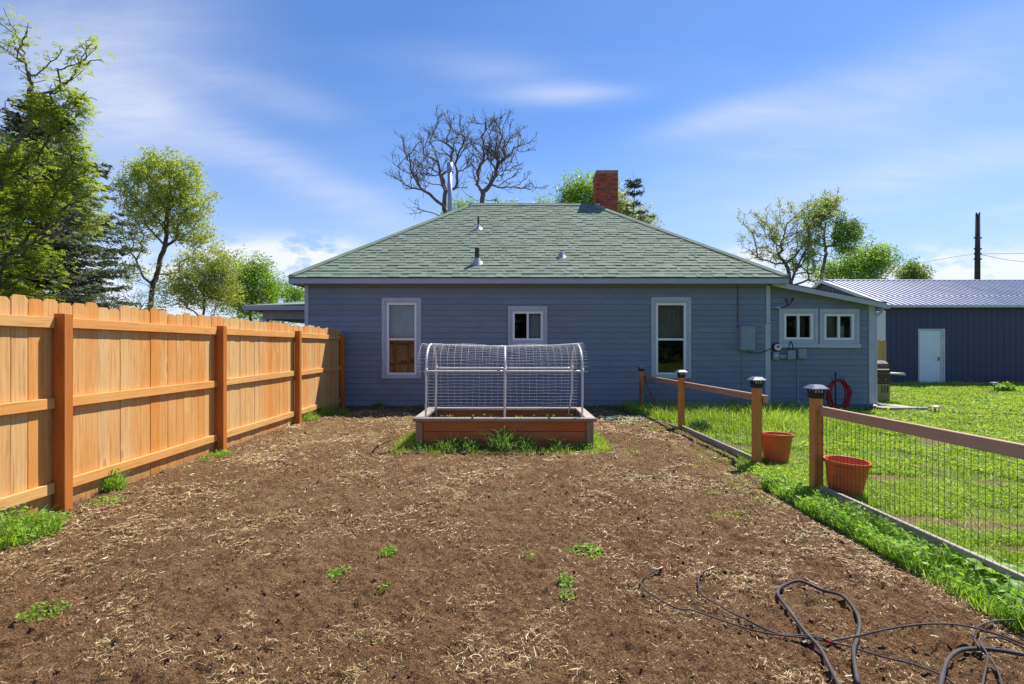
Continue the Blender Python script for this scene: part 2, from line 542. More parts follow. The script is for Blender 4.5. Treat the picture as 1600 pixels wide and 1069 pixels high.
def mat_shingle(name, stuff):
    n = NT(name)
    r = n.geo.outputs['Random Per Island'] if stuff else n.oi.outputs['Random']
    co = n.tc.outputs['Object']
    big = n.noise(co if stuff else n.objrand(co), 0.7, 3, 0.6)
    gran = n.noise(co if stuff else n.objrand(co), 160, 2, 0.7)
    col = n.mix(r, (0.160, 0.212, 0.156), (0.222, 0.280, 0.212))
    col = n.mix(n.range(gran, 0.35, 0.7), n.hsv(col, 0.5, 1.0, 0.78), n.hsv(col, 0.5, 0.9, 1.18))
    col = n.mix(n.math('MULTIPLY', n.range(big, 0.4, 0.7), 0.25), col, (0.16, 0.20, 0.17))
    n.bs(color=col, rough=0.9, spec=0.15, normal=n.bump(gran, 0.5, 0.004))
    return n.mat
M['shingle'] = mat_shingle('green asphalt shingle', False)
M['shingle_many'] = mat_shingle('green asphalt shingle field', True)
M['roofdeck'] = mat_plain('shingle underlay', (0.035, 0.042, 0.036), 0.95, 0, 0.2, 30)
M['hipcap'] = mat_shingle('hip shingle', True)

M['brick'] = mat_plain('red brick', (0.34, 0.078, 0.036), 0.85, 0, 0.25, 14, 0.6, 60, 0.2, rand=0.35, dirt=(0.07, 0.04, 0.035), dirt_amt=0.5)
M['mortar'] = mat_plain('mortar', (0.27, 0.22, 0.19), 0.95, 0, 0.2, 20, 0.5, 60)
M['cement'] = mat_plain('cement', (0.30, 0.27, 0.24), 0.9, 0, 0.2, 9, 0.5, 40)
M['concrete'] = mat_plain('concrete slab', (0.42, 0.36, 0.27), 0.9, 0, 0.15, 4, 0.4, 40)

M['picket'] = mat_wood('cedar picket', (0.72, 0.47, 0.20), (0.58, 0.215, 0.034), 2, tone=0.44, rand=0.9, splash=True)
M['rail'] = mat_wood('cedar rail', (0.74, 0.43, 0.155), (0.60, 0.24, 0.05), 1, tone=0.42, rand=0.6)
M['post'] = mat_wood('stained post', (0.56, 0.20, 0.038), (0.42, 0.125, 0.020), 2, tone=0.5, rand=0.4, knots=False)
M['gpost'] = mat_wood('garden post', (0.66, 0.32, 0.085), (0.46, 0.165, 0.030), 2, tone=0.45, rand=0.4)
M['grail'] = mat_wood('garden rail', (0.52, 0.32, 0.20), (0.40, 0.22, 0.125), 1, tone=0.5, rand=0.4, grey=(0.48, 0.38, 0.31), grey_amt=0.35)
M['gboard'] = mat_wood('weathered board', (0.36, 0.31, 0.25), (0.26, 0.20, 0.15), 1, tone=0.5, rand=0.4, grey=(0.40, 0.38, 0.34), grey_amt=0.6)
M['bedplank'] = mat_wood('red stained plank', (0.56, 0.19, 0.045), (0.48, 0.085, 0.016), 0, tone=0.6, rand=0.4, grey=(0.46, 0.27, 0.12), grey_amt=0.4)
M['bedpost'] = mat_wood('weathered bed post', (0.42, 0.28, 0.17), (0.30, 0.17, 0.09), 2, tone=0.5, rand=0.3, grey=(0.27, 0.22, 0.18), grey_amt=0.4)
M['bedcapx'] = mat_wood('weathered cap board', (0.32, 0.25, 0.20), (0.24, 0.17, 0.13), 0, tone=0.5, rand=0.3, grey=(0.36, 0.32, 0.29), grey_amt=0.6)
M['bedcapy'] = mat_wood('weathered cap board across', (0.42, 0.34, 0.28), (0.30, 0.22, 0.17), 1, tone=0.5, rand=0.3, grey=(0.48, 0.44, 0.40), grey_amt=0.6)
M['bark'] = mat_plain('bark', (0.115, 0.092, 0.072), 0.9, 0, 0.35, 9, 0.8, 25)
M['barkdark'] = mat_plain('dark bark', (0.14, 0.115, 0.098), 0.9, 0, 0.35, 9, 0.8, 25)
M['barkpale'] = mat_plain('pale bark', (0.19, 0.155, 0.125), 0.9, 0, 0.3, 9, 0.8, 25)
M['pole'] = mat_plain('utility pole', (0.055, 0.042, 0.036), 0.9, 0, 0.25, 4, 0.6, 20)
M['terracotta'] = mat_plain('terracotta plastic', (0.62, 0.128, 0.034), 0.5, 0, 0.08, 4, 0.0, 40, 0.4, dirt=(0.50, 0.17, 0.07), dirt_amt=0.35)
M['potsoil'] = mat_plain('pot soil', (0.06, 0.04, 0.025), 1.0, 0, 0.3, 20, 0.9, 40)
M['hosered'] = mat_plain('red hose', (0.30, 0.012, 0.018), 0.4, 0, 0.1, 5, 0.05)
M['hosegreen'] = mat_plain('green hose', (0.035, 0.115, 0.085), 0.45, 0, 0.1, 5, 0.05)
M['hosegrey'] = mat_plain('grey hose', (0.20, 0.22, 0.20), 0.5, 0, 0.1, 5, 0.05)
M['tubing'] = mat_plain('drip tubing', (0.065, 0.060, 0.060), 0.72, 0, 0.25, 8, 0.1, 40, 0.25, dirt=(0.20, 0.13, 0.085), dirt_amt=0.75)
M['redcap'] = mat_plain('red cap', (0.30, 0.012, 0.015), 0.4)
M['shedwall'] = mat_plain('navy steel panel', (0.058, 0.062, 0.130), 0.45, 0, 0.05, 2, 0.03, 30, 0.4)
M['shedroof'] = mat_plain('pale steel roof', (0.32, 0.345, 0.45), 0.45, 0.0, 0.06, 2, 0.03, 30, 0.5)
M['shedtrim'] = mat_plain('shed trim', (0.60, 0.60, 0.62), 0.4, 0.1)
M['door'] = mat_plain('pale shed door', (0.78, 0.86, 0.92), 0.4, 0, 0.03, 3, 0.03)
M['handle'] = mat_metal('door handle', (0.25, 0.24, 0.23), 0.4)
M['capmetal'] = mat_plain('solar cap plate', (0.30, 0.31, 0.35), 0.3, 0.55, 0.1, 8)
M['lens'] = mat_plain('lamp lens', (0.55, 0.52, 0.45), 0.25, 0, 0.1, 8)
M['grillhood'] = mat_plain('grill hood', (0.075, 0.058, 0.035), 0.4, 0.3)
M['grillbody'] = mat_plain('grill cabinet', (0.30, 0.27, 0.11), 0.5, 0.1, 0.1, 5)
M['grillshelf'] = mat_plain('grill shelf', (0.42, 0.40, 0.32), 0.5, 0.2)

# ================================================================ ground
BARE = [(G(1375, 748), 0.75, 0.22), (G(1440, 815), 0.30, 0.17), (G(1500, 815), 0.45, 0.07), (G(1570, 828), 0.5, 0.16), (G(1540, 756), 0.35, 0.14),
        (G(1600, 860), 0.45, 0.12), (G(1500, 690), 0.8, 0.25), (G(1440, 640), 0.8, 0.4), (G(1150, 700), 0.3, 0.2), (G(1560, 650), 0.9, 0.25)]

def build_ground():
    n = NT('lawn soil')
    P = n.tc.outputs['Object']
    a = n.noise(P, 0.9, 6, 0.6); b = n.noise(P, 9, 5, 0.65); c = n.noise(P, 60, 3, 0.6)
    col = n.mix(n.range(b, 0.35, 0.65), (0.06, 0.10, 0.018), (0.13, 0.18, 0.035))
    col = n.mix(n.math('MULTIPLY', n.range(a, 0.52, 0.7), 0.6), col, (0.22, 0.19, 0.085))
    col = n.mix(n.math('MULTIPLY', n.range(c, 0.5, 0.75), 0.4), col, (0.05, 0.04, 0.02))
    bare = None
    sx = n.t.nodes.new('ShaderNodeSeparateXYZ'); n.t.links.new(P, sx.inputs[0])
    for p, rx, ry in BARE:
        e = n.math('ADD', n.math('POWER', n.math('ABSOLUTE', n.math('DIVIDE', n.math('SUBTRACT', sx.outputs[0], p.x), rx)), 2.0),
                   n.math('POWER', n.math('ABSOLUTE', n.math('DIVIDE', n.math('SUBTRACT', sx.outputs[1], p.y), ry)), 2.0))
        e = n.math('ADD', e, n.math('MULTIPLY', n.math('SUBTRACT', b, 0.5), 1.6))
        e = n.range(e, 0.4, 1.1, 1.0, 0.0)
        bare = e if bare is None else n.math('MAXIMUM', bare, e)
    nearsoil = n.range(sx.outputs[0], 2.72, 2.84, 1.0, 0.0)
    bare = n.math('MAXIMUM', bare, nearsoil)
    col = n.mix(n.math('MULTIPLY', bare, 0.9), col, n.mix(c, (0.10, 0.06, 0.032), (0.24, 0.17, 0.10)))
    n.bs(color=col, rough=0.95, spec=0.1, normal=n.bump(n.math('ADD', b, n.math('MULTIPLY', c, 0.5)), 0.8, 0.03))
    mb = MB()
    mb.add([(-600, -300, 0), (600, -300, 0), (600, 900, 0), (-600, 900, 0)], [(0, 1, 2, 3)])
    tag(mb.obj('ground', n.mat), kind='structure')

    # bare soil of the garden, modelled with clods
    ys = np.exp(np.linspace(math.log(1.2), math.log(12.02), 620))
    xs = np.linspace(-4.12, 3.0, 470)
    X, Y = np.meshgrid(xs, ys)
    H = 0.045 * (fbm(X * 1.1, Y * 1.1, 3, 3) - 0.5) + 0.040 * (fbm(X * 5, Y * 5, 9, 4, 0.6) - 0.5)
    cl = fbm(X * 19, Y * 19, 21, 3, 0.6)
    H += 0.034 * np.clip(cl - 0.5, 0, 1) * 2 * (0.4 + fbm(X * 1.7, Y * 1.7, 33, 2)) + 0.026 * (vnoise(X * 36, Y * 36, 5) - 0.5) + 0.024 * (vnoise(X * 60, Y * 60, 6) - 0.5)
    # raked track along the fence
    H += 0.02 * np.exp(-((X - 2.15) / 0.16) ** 2) - 0.065 * np.exp(-((X - 2.50) / 0.07) ** 2) * (Y < 8)
    H += 0.03
    # sinks below the lawn at its rim, with an uneven outline
    wob = 0.16 * (fbm(Y * 2.2, Y * 0 + 3, 41, 3) - 0.5)
    right_rim = np.where(Y < 5.2, 2.62, np.where(Y < 6.3, 2.72, 2.93)) + wob
    right_rim = np.where(Y > 9.6, right_rim - 0.5 * np.clip((Y - 9.6) / 1.6, 0, 1), right_rim)
    edge = np.clip((right_rim - X) / 0.14, -1, 1)
    H = np.maximum(H, 0.007)
    H = np.where(edge < 1, H * np.clip(edge, 0, 1) + (edge - 1) * 0.03, H)
    V = np.stack([X, Y, H], -1).reshape(-1, 3)
    nx, ny = len(xs), len(ys)
    i = (np.arange(ny - 1)[:, None] * nx + np.arange(nx - 1)[None, :]).ravel()
    F = np.stack([i, i + 1, i + nx + 1, i + nx], -1)
    n = NT('garden soil')
    P = n.tc.outputs['Object']
    a = n.noise(P, 0.8, 5, 0.6); b = n.noise(P, 6, 6, 0.7); c = n.noise(P, 42, 4, 0.7); d = n.noise(P, 95, 4, 0.75)
    col = n.mix(n.range(b, 0.3, 0.7), (0.125, 0.064, 0.027), (0.215, 0.118, 0.055))
    col = n.mix(n.range(c, 0.42, 0.72), col, n.mix(a, (0.28, 0.165, 0.085), (0.23, 0.132, 0.068)))
    gr = n.noise(P, 130, 3, 0.75)
    col = n.mix(n.math('MULTIPLY', n.range(gr, 0.57, 0.68), 0.85), col, (0.44, 0.32, 0.18))
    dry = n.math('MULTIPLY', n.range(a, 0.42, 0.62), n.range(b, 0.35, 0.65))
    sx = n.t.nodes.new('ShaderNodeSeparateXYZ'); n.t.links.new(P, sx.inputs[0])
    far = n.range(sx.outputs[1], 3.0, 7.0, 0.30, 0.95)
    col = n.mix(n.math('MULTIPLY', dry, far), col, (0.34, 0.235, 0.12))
    col = n.mix(n.math('MULTIPLY', n.range(d, 0.50, 0.62), 0.85), col, (0.050, 0.024, 0.012))
    n.bs(color=col, rough=0.95, spec=0.1, normal=n.bump(n.math('ADD', c, d), 1.0, 0.022))
    o = link('soil_bed', np_mesh('soil_bed', V, F, n.mat, True))
    tag(o, kind='structure')
    global soil_height
    def soil_height(x, y):
        ix = np.clip(np.searchsorted(xs, x), 0, nx - 1); iy = np.clip(np.searchsorted(ys, y), 0, ny - 1)
        return H[iy, ix]
    global soil_top
    def soil_top(x, y, r=0.03):
        return max(float(soil_height(np.float64(x + dx), np.float64(y + dy))) for dx in (-r, 0, r) for dy in (-r, 0, r))

build_ground()

# ================================================================ house
WY = 12.0          # front face of the wall core
EV = dict(x0=-5.04, x1=6.29, y0=11.68, y1=19.38, z=3.01, run=3.85, k=0.70)
RZ = EV['z'] + EV['run'] * EV['k']
house = empty('house', (0.5, 15.5, 0), 'single storey blue clapboard house with a green shingle hip roof and brick chimney', 'house')
HL = Vector(house.location)

def hobj(mb, name, mats, parent=None, smooth=False):
    """child of the house, written in world coordinates"""
    o = mb.obj(name, mats, parent or house, smooth=smooth)
    if parent is None: o.location = -HL
    return o

def cells(x0, x1, z0, z1, holes):
    xs = sorted({x0, x1, *[h[0] for h in holes], *[h[1] for h in holes]})
    zs = sorted({z0, z1, *[h[2] for h in holes], *[h[3] for h in holes]})
    for a, b in zip(xs, xs[1:]):
        for c, d in zip(zs, zs[1:]):
            mx, mz = (a + b) / 2, (c + d) / 2
            if any(h[0] < mx < h[1] and h[2] < mz < h[3] for h in holes): continue
            yield a, b, c, d

def prect(px0, px1, py0, py1, Y):
    a, b = W(px0, py0, Y), W(px1, py1, Y)
    return (a.x, b.x, b.z, a.z)          # x0 x1 z0 z1

def window(name_label, cas, fr, kind, Y, curtain_and_reflection=None, sill=False):
    x0, x1, z0, z1 = cas; a0, a1, c0, c1 = fr
    mb = MB()
    wl, wr, wt, wb = a0 - x0 - 0.045, x1 - a1 - 0.045, z1 - c1 - 0.04, c0 - z0 - 0.04
    f, b = Y - 0.042, Y + 0.02
    mb.cbox(x0, x0 + wl, f, b, z0, z1, 0.004); mb.cbox(x1 - wr, x1, f, b, z0, z1, 0.004)
    mb.cbox(x0 + wl, x1 - wr, f, b, z1 - wt, z1, 0.004); mb.cbox(x0 + wl, x1 - wr, f, b, z0, z0 + wb, 0.004)
    f2 = Y - 0.024
    mb.box(x0 + wl, a0, f2, b, z0 + wb, z1 - wt); mb.box(a1, x1 - wr, f2, b, z0 + wb, z1 - wt)
    mb.box(a0, a1, f2, b, c1, z1 - wt); mb.box(a0, a1, f2, b, z0 + wb, c0)
    w = hobj(mb, 'window', M['trim'])
    if sill:
        s = MB(); s.cbox(x0 - 0.02, x1 + 0.02, Y - 0.07, Y - 0.043, z0 - 0.005, z0 + 0.09, 0.004)
        s.obj('window_sill', M['trim'], w)
    t = 0.048
    s = MB()
    fy0, fy1 = Y - 0.03, Y + 0.05
    s.cbox(a0, a0 + t, fy0, fy1, c0, c1, 0.004); s.cbox(a1 - t, a1, fy0, fy1, c0, c1, 0.004)
    s.cbox(a0 + t, a1 - t, fy0, fy1, c1 - t, c1, 0.004); s.cbox(a0 + t, a1 - t, fy0, fy1, c0, c0 + t, 0.004)
    i0, i1, k0, k1 = a0 + t, a1 - t, c0 + t, c1 - t
    if kind == 'hung':
        zm = (k0 + k1) / 2 - 0.01
        s.cbox(i0, i1, fy0 + 0.006, fy1, zm - 0.025, zm + 0.025, 0.004)
        panes = [(i0, i1, zm + 0.025, k1, 0.0), (i0, i1, k0, zm - 0.025, 0.008)]
    else:
        xm = (i0 + i1) / 2
        s.cbox(xm - 0.024, xm + 0.024, fy0 + 0.006, fy1, k0, k1, 0.004)
        panes = [(i0, xm - 0.024, k0, k1, 0.0), (xm + 0.024, i1, k0, k1, 0.012)]
    s.obj('sash', M['white'], w)
    for p in panes:
        g = MB(); yy = Y + 0.012 + p[4]
        g.box(p[0] - 0.004, p[1] + 0.004, yy, yy + 0.004, p[2] - 0.004, p[3] + 0.004)
        g.obj('pane', M['glass'], w)
    if curtain_and_reflection:
        for (u0, u1, v0, v1, key) in curtain_and_reflection:
            cb = MB(); n_ = 22
            xa, xb = i0 + (i1 - i0) * u0 - 0.03, i0 + (i1 - i0) * u1 + 0.03
            za, zb = k0 + (k1 - k0) * v0 - 0.03, k0 + (k1 - k0) * v1 + 0.03
            vs, fs = [], []
            for j in range(n_ + 1):
                xx = xa + (xb - xa) * j / n_
                yy = Y + 0.14 + 0.018 * math.sin(j * 1.9) + 0.006 * math.sin(j * 4.3)
                vs += [(xx, yy, za), (xx, yy, zb), (xx, yy + 0.004, za), (xx, yy + 0.004, zb)]
            for j in range(n_):
                k = j * 4
                fs += [(k, k + 4, k + 5, k + 1), (k + 2, k + 3, k + 7, k + 6)]
            cb.add(vs, fs)
            cb.obj('curtain', M[key], w, smooth=True)  # hung cloth; in the tall windows, sheets coloured as reflections
    return w

HX0, HX1 = W(479, 0, WY).x, W(1198.5, 0, WY).x
w1 = (prect(597, 658.5, 465.5, 591.5, WY), prect(605, 651, 473.5, 585.5, WY))
w2 = (prect(794, 855, 478.5, 540, WY), prect(801, 848, 487, 532, WY))
w3 = (prect(1017, 1079, 464.5, 591.5, WY), prect(1024.5, 1071.5, 474, 585.5, WY))
EY = 12.07
w4 = (prect(1216, 1277, 482.5, 543, EY), prect(1224.5, 1269.5, 490.5, 530.5, EY))
w5 = (prect(1279.5, 1341, 483, 543.5, EY), prect(1287, 1333.5, 491, 531, EY))
WZ0 = 0.06
PITCH = 0.131

def siding(x0, x1, z0, z1, Y, holes, top=None):
    z = z0; rows = 0
    while z < z1 - 0.03:
        za, zb = z, min(z + PITCH, z1)
        xe = x1
        if top:                               # slanting roof: stop the board where the roof comes down
            xe = min(x1, top(zb + 0.01))
            if xe < x0 + 0.1: break
        segs = [(x0, xe)]
        for cas, fr in holes:
            if zb > fr[2] - 0.02 and za < fr[3] + 0.02:
                l, r = cas[0] + 0.02, cas[1] - 0.02
                ns = []
                for a, b in segs:
                    if r <= a or l >= b: ns.append((a, b)); continue
                    if l - a > 0.02: ns.append((a, l))
                    if b - r > 0.02: ns.append((r, b))
                segs = ns
        cut = []
        for a, b in segs:
            while b - a > 3.7:
                k_ = a + random.uniform(1.5, 3.4)
                if b - k_ < 0.8: break
                cut.append((a, k_ - 0.0015)); a = k_ + 0.0015
            cut.append((a, b))
        for a, b in cut:
            mb = MB()
            j = random.uniform(-0.0015, 0.0015)
            p0, p1 = Y - 0.023 + j, Y - 0.009
            zz1 = zb + 0.002; gv = 0.006
            L_ = b - a
            # lapped board: thick butt at the bottom, a thin upper edge under the next one
            vs = [(0, p0 - Y, gv), (L_, p0 - Y, gv), (L_, 0.002, gv), (0, 0.002, gv), (0, p1 - Y, zz1 - za), (L_, p1 - Y, zz1 - za), (L_, 0.002, zz1 - za), (0, 0.002, zz1 - za)]
            mb.add(vs, [(0, 3, 2, 1), (4, 5, 6, 7), (0, 1, 5, 4), (1, 2, 6, 5), (2, 3, 7, 6), (3, 0, 4, 7)])
            o = mb.obj('siding_board', M['siding'], house)
            o.location = Vector((a, Y, za)) - HL
        z += PITCH; rows += 1

def build_house():
    ex0, ex1 = W(1203, 0, EY).x, W(1362, 0, EY).x
    mb = MB()
    holes = [w1[1], w2[1], w3[1]]
    for a, b, c, d in cells(HX0, HX1, 0, 2.86, holes):
        mb.box(a, b, WY, WY + 0.1, c, d)
    mb.box(HX0, HX0 + 0.1, WY + 0.1, 19.06, 0, 2.86); mb.box(HX1 - 0.1, HX1, WY + 0.1, 19.06, 0, 2.86)
    mb.box(HX0 + 0.1, HX1 - 0.1, 18.96, 19.06, 0, 2.86)
    mb.box(HX0 + 0.1, HX1 - 0.1, WY + 2.6, WY + 2.7, 0, 2.86, 1)       # partition behind the front rooms
    mb.box(HX0 + 0.1, HX1 - 0.1, WY + 0.1, WY + 2.6, 0.3, 0.32, 1)
    hobj(mb, 'wall', [M['siding'], M['inside']])
    # extension walls, top edge following its lean-to roof
    zr = lambda x: 2.90 - 0.197 * (x - 6.25)
    mb = MB()
    for a, b, c, d in cells(HX1 + 0.003, ex1, 0, 2.36, [w4[1], w5[1]]):
        mb.box(a, b, EY, EY + 0.1, c, d)
    xa, xb = HX1 + 0.003, ex1
    mb.add([(xa, EY, 2.36), (xb, EY, 2.36), (xb, EY, zr(xb) - 0.03), (xa, EY, zr(xa) - 0.03),
            (xa, EY + .1, 2.36), (xb, EY + .1, 2.36), (xb, EY + .1, zr(xb) - 0.03), (xa, EY + .1, zr(xa) - 0.03)],
           [(0, 1, 2, 3), (5, 4, 7, 6), (3, 2, 6, 7), (1, 5, 6, 2), (4, 0, 3, 7)])
    mb.box(xb - 0.1, xb, EY + 0.1, 16.0, 0, 2.36); mb.box(xa, xb - 0.1, 15.9, 16.0, 0, 2.36)
    mb.box(xa, xb - 0.1, EY + 2.2, EY + 2.3, 0, 2.36, 1)
    hobj(mb, 'extension_wall', [M['siding'], M['inside']])
    siding(HX0 + 0.05, HX1 - 0.05, WZ0, 2.86, WY, [w1, w2, w3])
    siding(ex0, ex1 - 0.1, 0.085, 2.84, EY, [w4, w5], top=lambda z: 6.25 + (2.90 - 0.05 - z) / 0.197)
    mb = MB()
    mb.box(HX0 - 0.004, HX1 + 0.004, WY - 0.012, WY - 0.004, -0.2, WZ0 - 0.004)
    mb.box(ex0, ex1 - 0.16, EY - 0.012, EY - 0.004, -0.2, 0.081)
    mb.cbox(ex1 - 0.15, ex1 + 0.02, EY - 0.03, EY + 0.1, -0.2, 0.10, 0.006)
    hobj(mb, 'foundation', M['foundation'])
    # corner boards
    for a, b, c, d, Y, nm in ((HX0 - 0.035, HX0 + 0.055, WZ0, 2.86, WY, 0), (W(1195, 0, WY).x, W(1203, 0, WY).x, 0.08, 1.97, WY, 0),
                              (W(1196.2, 0, WY).x, W(1202.8, 0, WY).x, 1.98, 2.86, WY, 0), (W(1356.5, 0, EY).x, W(1366, 0, EY).x, 0.10, 2.40, EY, 0)):
        mb = MB(); mb.cbox(a, b, Y - 0.034, Y + 0.06, c, d, 0.004)
        hobj(mb, 'corner_board', M['trim'])
    window('w', *w1, 'hung', WY, curtain_and_reflection=[(0, 1, 0.49, 1, 'curtain'), (0, 1, 0, 0.48, 'curtaindk')])  # reflected sky above and reflected fence below, painted as two coloured sheets
    window('w', *w2, 'slide', WY, curtain_and_reflection=[(0.55, 1.0, 0.0, 1.0, 'curtain')])
    window('w', *w3, 'hung', WY, curtain_and_reflection=[(0, 1, 0.52, 1, 'blind')])  # beige reflection in the upper pane, painted as a pale sheet
    window('w', *w4, 'slide', EY, sill=True, curtain_and_reflection=[(0.55, 0.85, 0, 1, 'curtaindk')])
    window('w', *w5, 'slide', EY, sill=True, curtain_and_reflection=[(0.1, 0.45, 0, 1, 'blind'), (0.6, 0.8, 0, 0.5, 'curtain')])

    # ---------------- hip roof
    x0, x1, y0, y1, z, run, k = (EV[q] for q in ('x0', 'x1', 'y0', 'y1', 'z', 'run', 'k'))
    rl, rr, ry = (x0 + run), (x1 - run), (y0 + y1) / 2
    mb = MB()
    vs = [(x0, y0, z), (x1, y0, z), (x1, y1, z), (x0, y1, z), (rl, ry, RZ), (rr, ry, RZ),
          (x0, y0, z - 0.02), (x1, y0, z - 0.02), (x1, y1, z - 0.02), (x0, y1, z - 0.02)]
    mb.add(vs, [(0, 1, 5, 4), (1, 2, 5), (2, 3, 4, 5), (3, 0, 4), (6, 9, 8, 7), (0, 6, 7, 1), (1, 7, 8, 2), (2, 8, 9, 3), (3, 9, 6, 0)])
    roof = hobj(mb, 'roof', M['roofdeck'])
    th = math.atan(k); ex = 0.1425; nrow = int(run / math.cos(th) / ex) + 1
    fv, ff = [], []
    count = 0
    shared = {}
    def shingle_verts(w, sl, sr):
        up_ = 0.19
        return ((0, 0, .020), (w, 0, .020), (w - sr, up_, .004), (sl, up_, .004), (0, 0, .002), (w, 0, .002))
    def shingle_mesh(w, sl, sr):
        key = (round(w, 2), sl, sr) if not (sl or sr) else (w, sl, sr)
        if key not in shared:
            m_ = MB()
            m_.add(shingle_verts(key[0], sl, sr), [(0, 1, 2, 3), (4, 5, 1, 0), (4, 0, 3), (5, 2, 1)])
            shared[key] = m_.mesh('shingle', M['shingle'])
        return shared[key]
    def slopes():
        # origin corner, along-eave direction, inward direction, eave length
        yield Vector((x0, y0, z)), Vector((1, 0, 0)), Vector((0, 1, 0)), x1 - x0, True
        yield Vector((x1, y0, z)), Vector((0, 1, 0)), Vector((-1, 0, 0)), y1 - y0, False
        yield Vector((x1, y1, z)), Vector((-1, 0, 0)), Vector((0, -1, 0)), x1 - x0, False
        yield Vector((x0, y1, z)), Vector((0, -1, 0)), Vector((1, 0, 0)), y1 - y0, False
    for o_, u, inn, Ln, front in slopes():
        up = inn * math.cos(th) + Vector((0, 0, 1)) * math.sin(th)
        nrm = u.cross(up)
        for r in range(nrow):
            s = r * ex - (0.02 if r == 0 else 0)
            t = max(0, s) * math.cos(th)
            a, b = t + 0.005, Ln - t - 0.005
            if b - a < 0.1: continue
            ws = []
            p = a
            while p < b - 0.01:
                w = random.choice((0.10, 0.13, 0.16, 0.2, 0.24, 0.28))
                if not ws: w = 0.22 if r % 2 else 0.30
                if b - p - w < 0.22: w = b - p
                ws.append((p, w)); p += w
            for q_, (p, w) in enumerate(ws):
                mit = 0.19 * math.cos(th) * 0.96
                sl, sr = (mit if q_ == 0 else 0), (mit if q_ == len(ws) - 1 else 0)
                if sl + sr > w - 0.02: sl, sr = sl * 0.4, sr * 0.4
                lift = random.choice((0, 0, 0.002, 0.007, 0.008))
                base = o_ + u * p + up * s + nrm * lift
                if front and count < 300:
                    o = link('shingle', shingle_mesh(max(0.02, w - 0.004), sl, sr), roof)
                    o.matrix_local = Matrix.Translation(base) @ Matrix((u, up, nrm)).transposed().to_4x4()
                    count += 1
                else:
                    q = len(fv)
                    for (aa, bb, cc) in shingle_verts(w - 0.004, sl, sr):
                        fv.append(base + u * aa + up * bb + nrm * cc)
                    ff.append((q, q + 1, q + 2, q + 3)); ff.append((q + 4, q + 5, q + 1, q))
    m_ = MB(); m_.v = [tuple(v) for v in fv]; m_.f = ff; m_.m = [0] * len(ff)
    tag(m_.obj('shingle_field', M['shingle_many'], roof), kind='stuff')
    # ridge and hip caps, short overlapping pieces
    m_ = MB()
    def caps(p, q, s1, s2):
        p, q = Vector(p), Vector(q); L_ = (q - p).length; d = (q - p).normalized(); n_ = int(L_ / 0.2)
        for i in range(n_ + 1):
            a = p + d * (i * 0.2); e = p + d * min(L_, i * 0.2 + 0.2)
            if (e - a).length < 0.02: continue
            la = le = Vector((0, 0, 0.058)); wa = we = Vector((0, 0, 0.046))
            sk = Vector((0, 0, -0.05))
            v1, v2 = Vector(s1) * 0.15, Vector(s2) * 0.15
            m_.add([a + la, a + v1 + wa, a + v2 + wa, e + le, e + v1 + we, e + v2 + we, a + v1 + wa + sk, e + v1 + we + sk, a + v2 + wa + sk, e + v2 + we + sk, a + la + sk],
                   [(0, 1, 4, 3), (2, 0, 3, 5), (1, 6, 7, 4), (8, 2, 5, 9), (0, 10, 6, 1), (2, 8, 10, 0)])
    dn = -k
    caps((x0, y0, z), (rl, ry, RZ), (1, 0, 0), (0, 1, 0)); caps((x1, y0, z), (rr, ry, RZ), (0, 1, 0), (-1, 0, 0))
    caps((x1, y1, z), (rr, ry, RZ), (-1, 0, 0), (0, -1, 0)); caps((x0, y1, z), (rl, ry, RZ), (0, -1, 0), (1, 0, 0))
    caps((rl, ry, RZ), (rr, ry, RZ), (0, -0.82, -0.57), (0, 0.82, -0.57))
    tag(m_.obj('ridge_cap', M['hipcap'], roof), kind='stuff')
    # fascia boards and soffit
    for a, b, c, d in ((x0, x1, y0 - 0.004, y0 + 0.022), (x0, x1, y1 - 0.022, y1 + 0.004), (x0 - 0.004, x0 + 0.022, y0 + 0.024, y1 - 0.024), (x1 - 0.022, x1 + 0.004, y0 + 0.024, y1 - 0.024)):
        mb = MB(); mb.cbox(a, b, c, d, 2.868, 2.985, 0.003); hobj(mb, 'fascia', M['fascia'])
    mb = MB(); mb.box(x0 + 0.024, x1 - 0.024, y0 + 0.024, y1 - 0.024, 2.885, 2.90); hobj(mb, 'soffit', M['soffit'])
    mb = MB(); mb.box(HX0, HX1, WY - 0.03, WY - 0.001, 2.845, 2.884); hobj(mb, 'frieze_board', M['siding'])

    # ---------------- chimney
    cx0, cx1, cy0, cy1, cz0, cz1 = 2.585, 3.25, 15.62, 16.28, 4.7, 6.75
    mb = MB(); mb.box(cx0 + 0.008, cx1 - 0.008, cy0 + 0.008, cy1 - 0.008, cz0, cz1)
    mb.lathe([(0.13, 6.75), (0.13, 6.78)], 16, ((cx0 + cx1) / 2, (cy0 + cy1) / 2, 0))
    ch = hobj(mb, 'chimney', M['mortar'])
    mb = MB(); mb.cbox(cx0 - 0.004, cx1 + 0.004, cy0 - 0.004, cy1 + 0.004, cz1, cz1 + 0.045, 0.012); mb.obj('chimney_crown', M['cement'], ch)
    bl, bh, mo, rowh = 0.2137, 0.064, 0.0105, 0.0745
    bm_ = {}
    def brick(w, d):
        key = (round(w, 3), round(d, 3))
        if key not in bm_:
            m2 = MB(); m2.cbox(0, w, 0, d, 0, bh, 0.004); bm_[key] = m2.mesh('brick', M['brick'])
        return bm_[key]
    zz = 4.98; r = 0
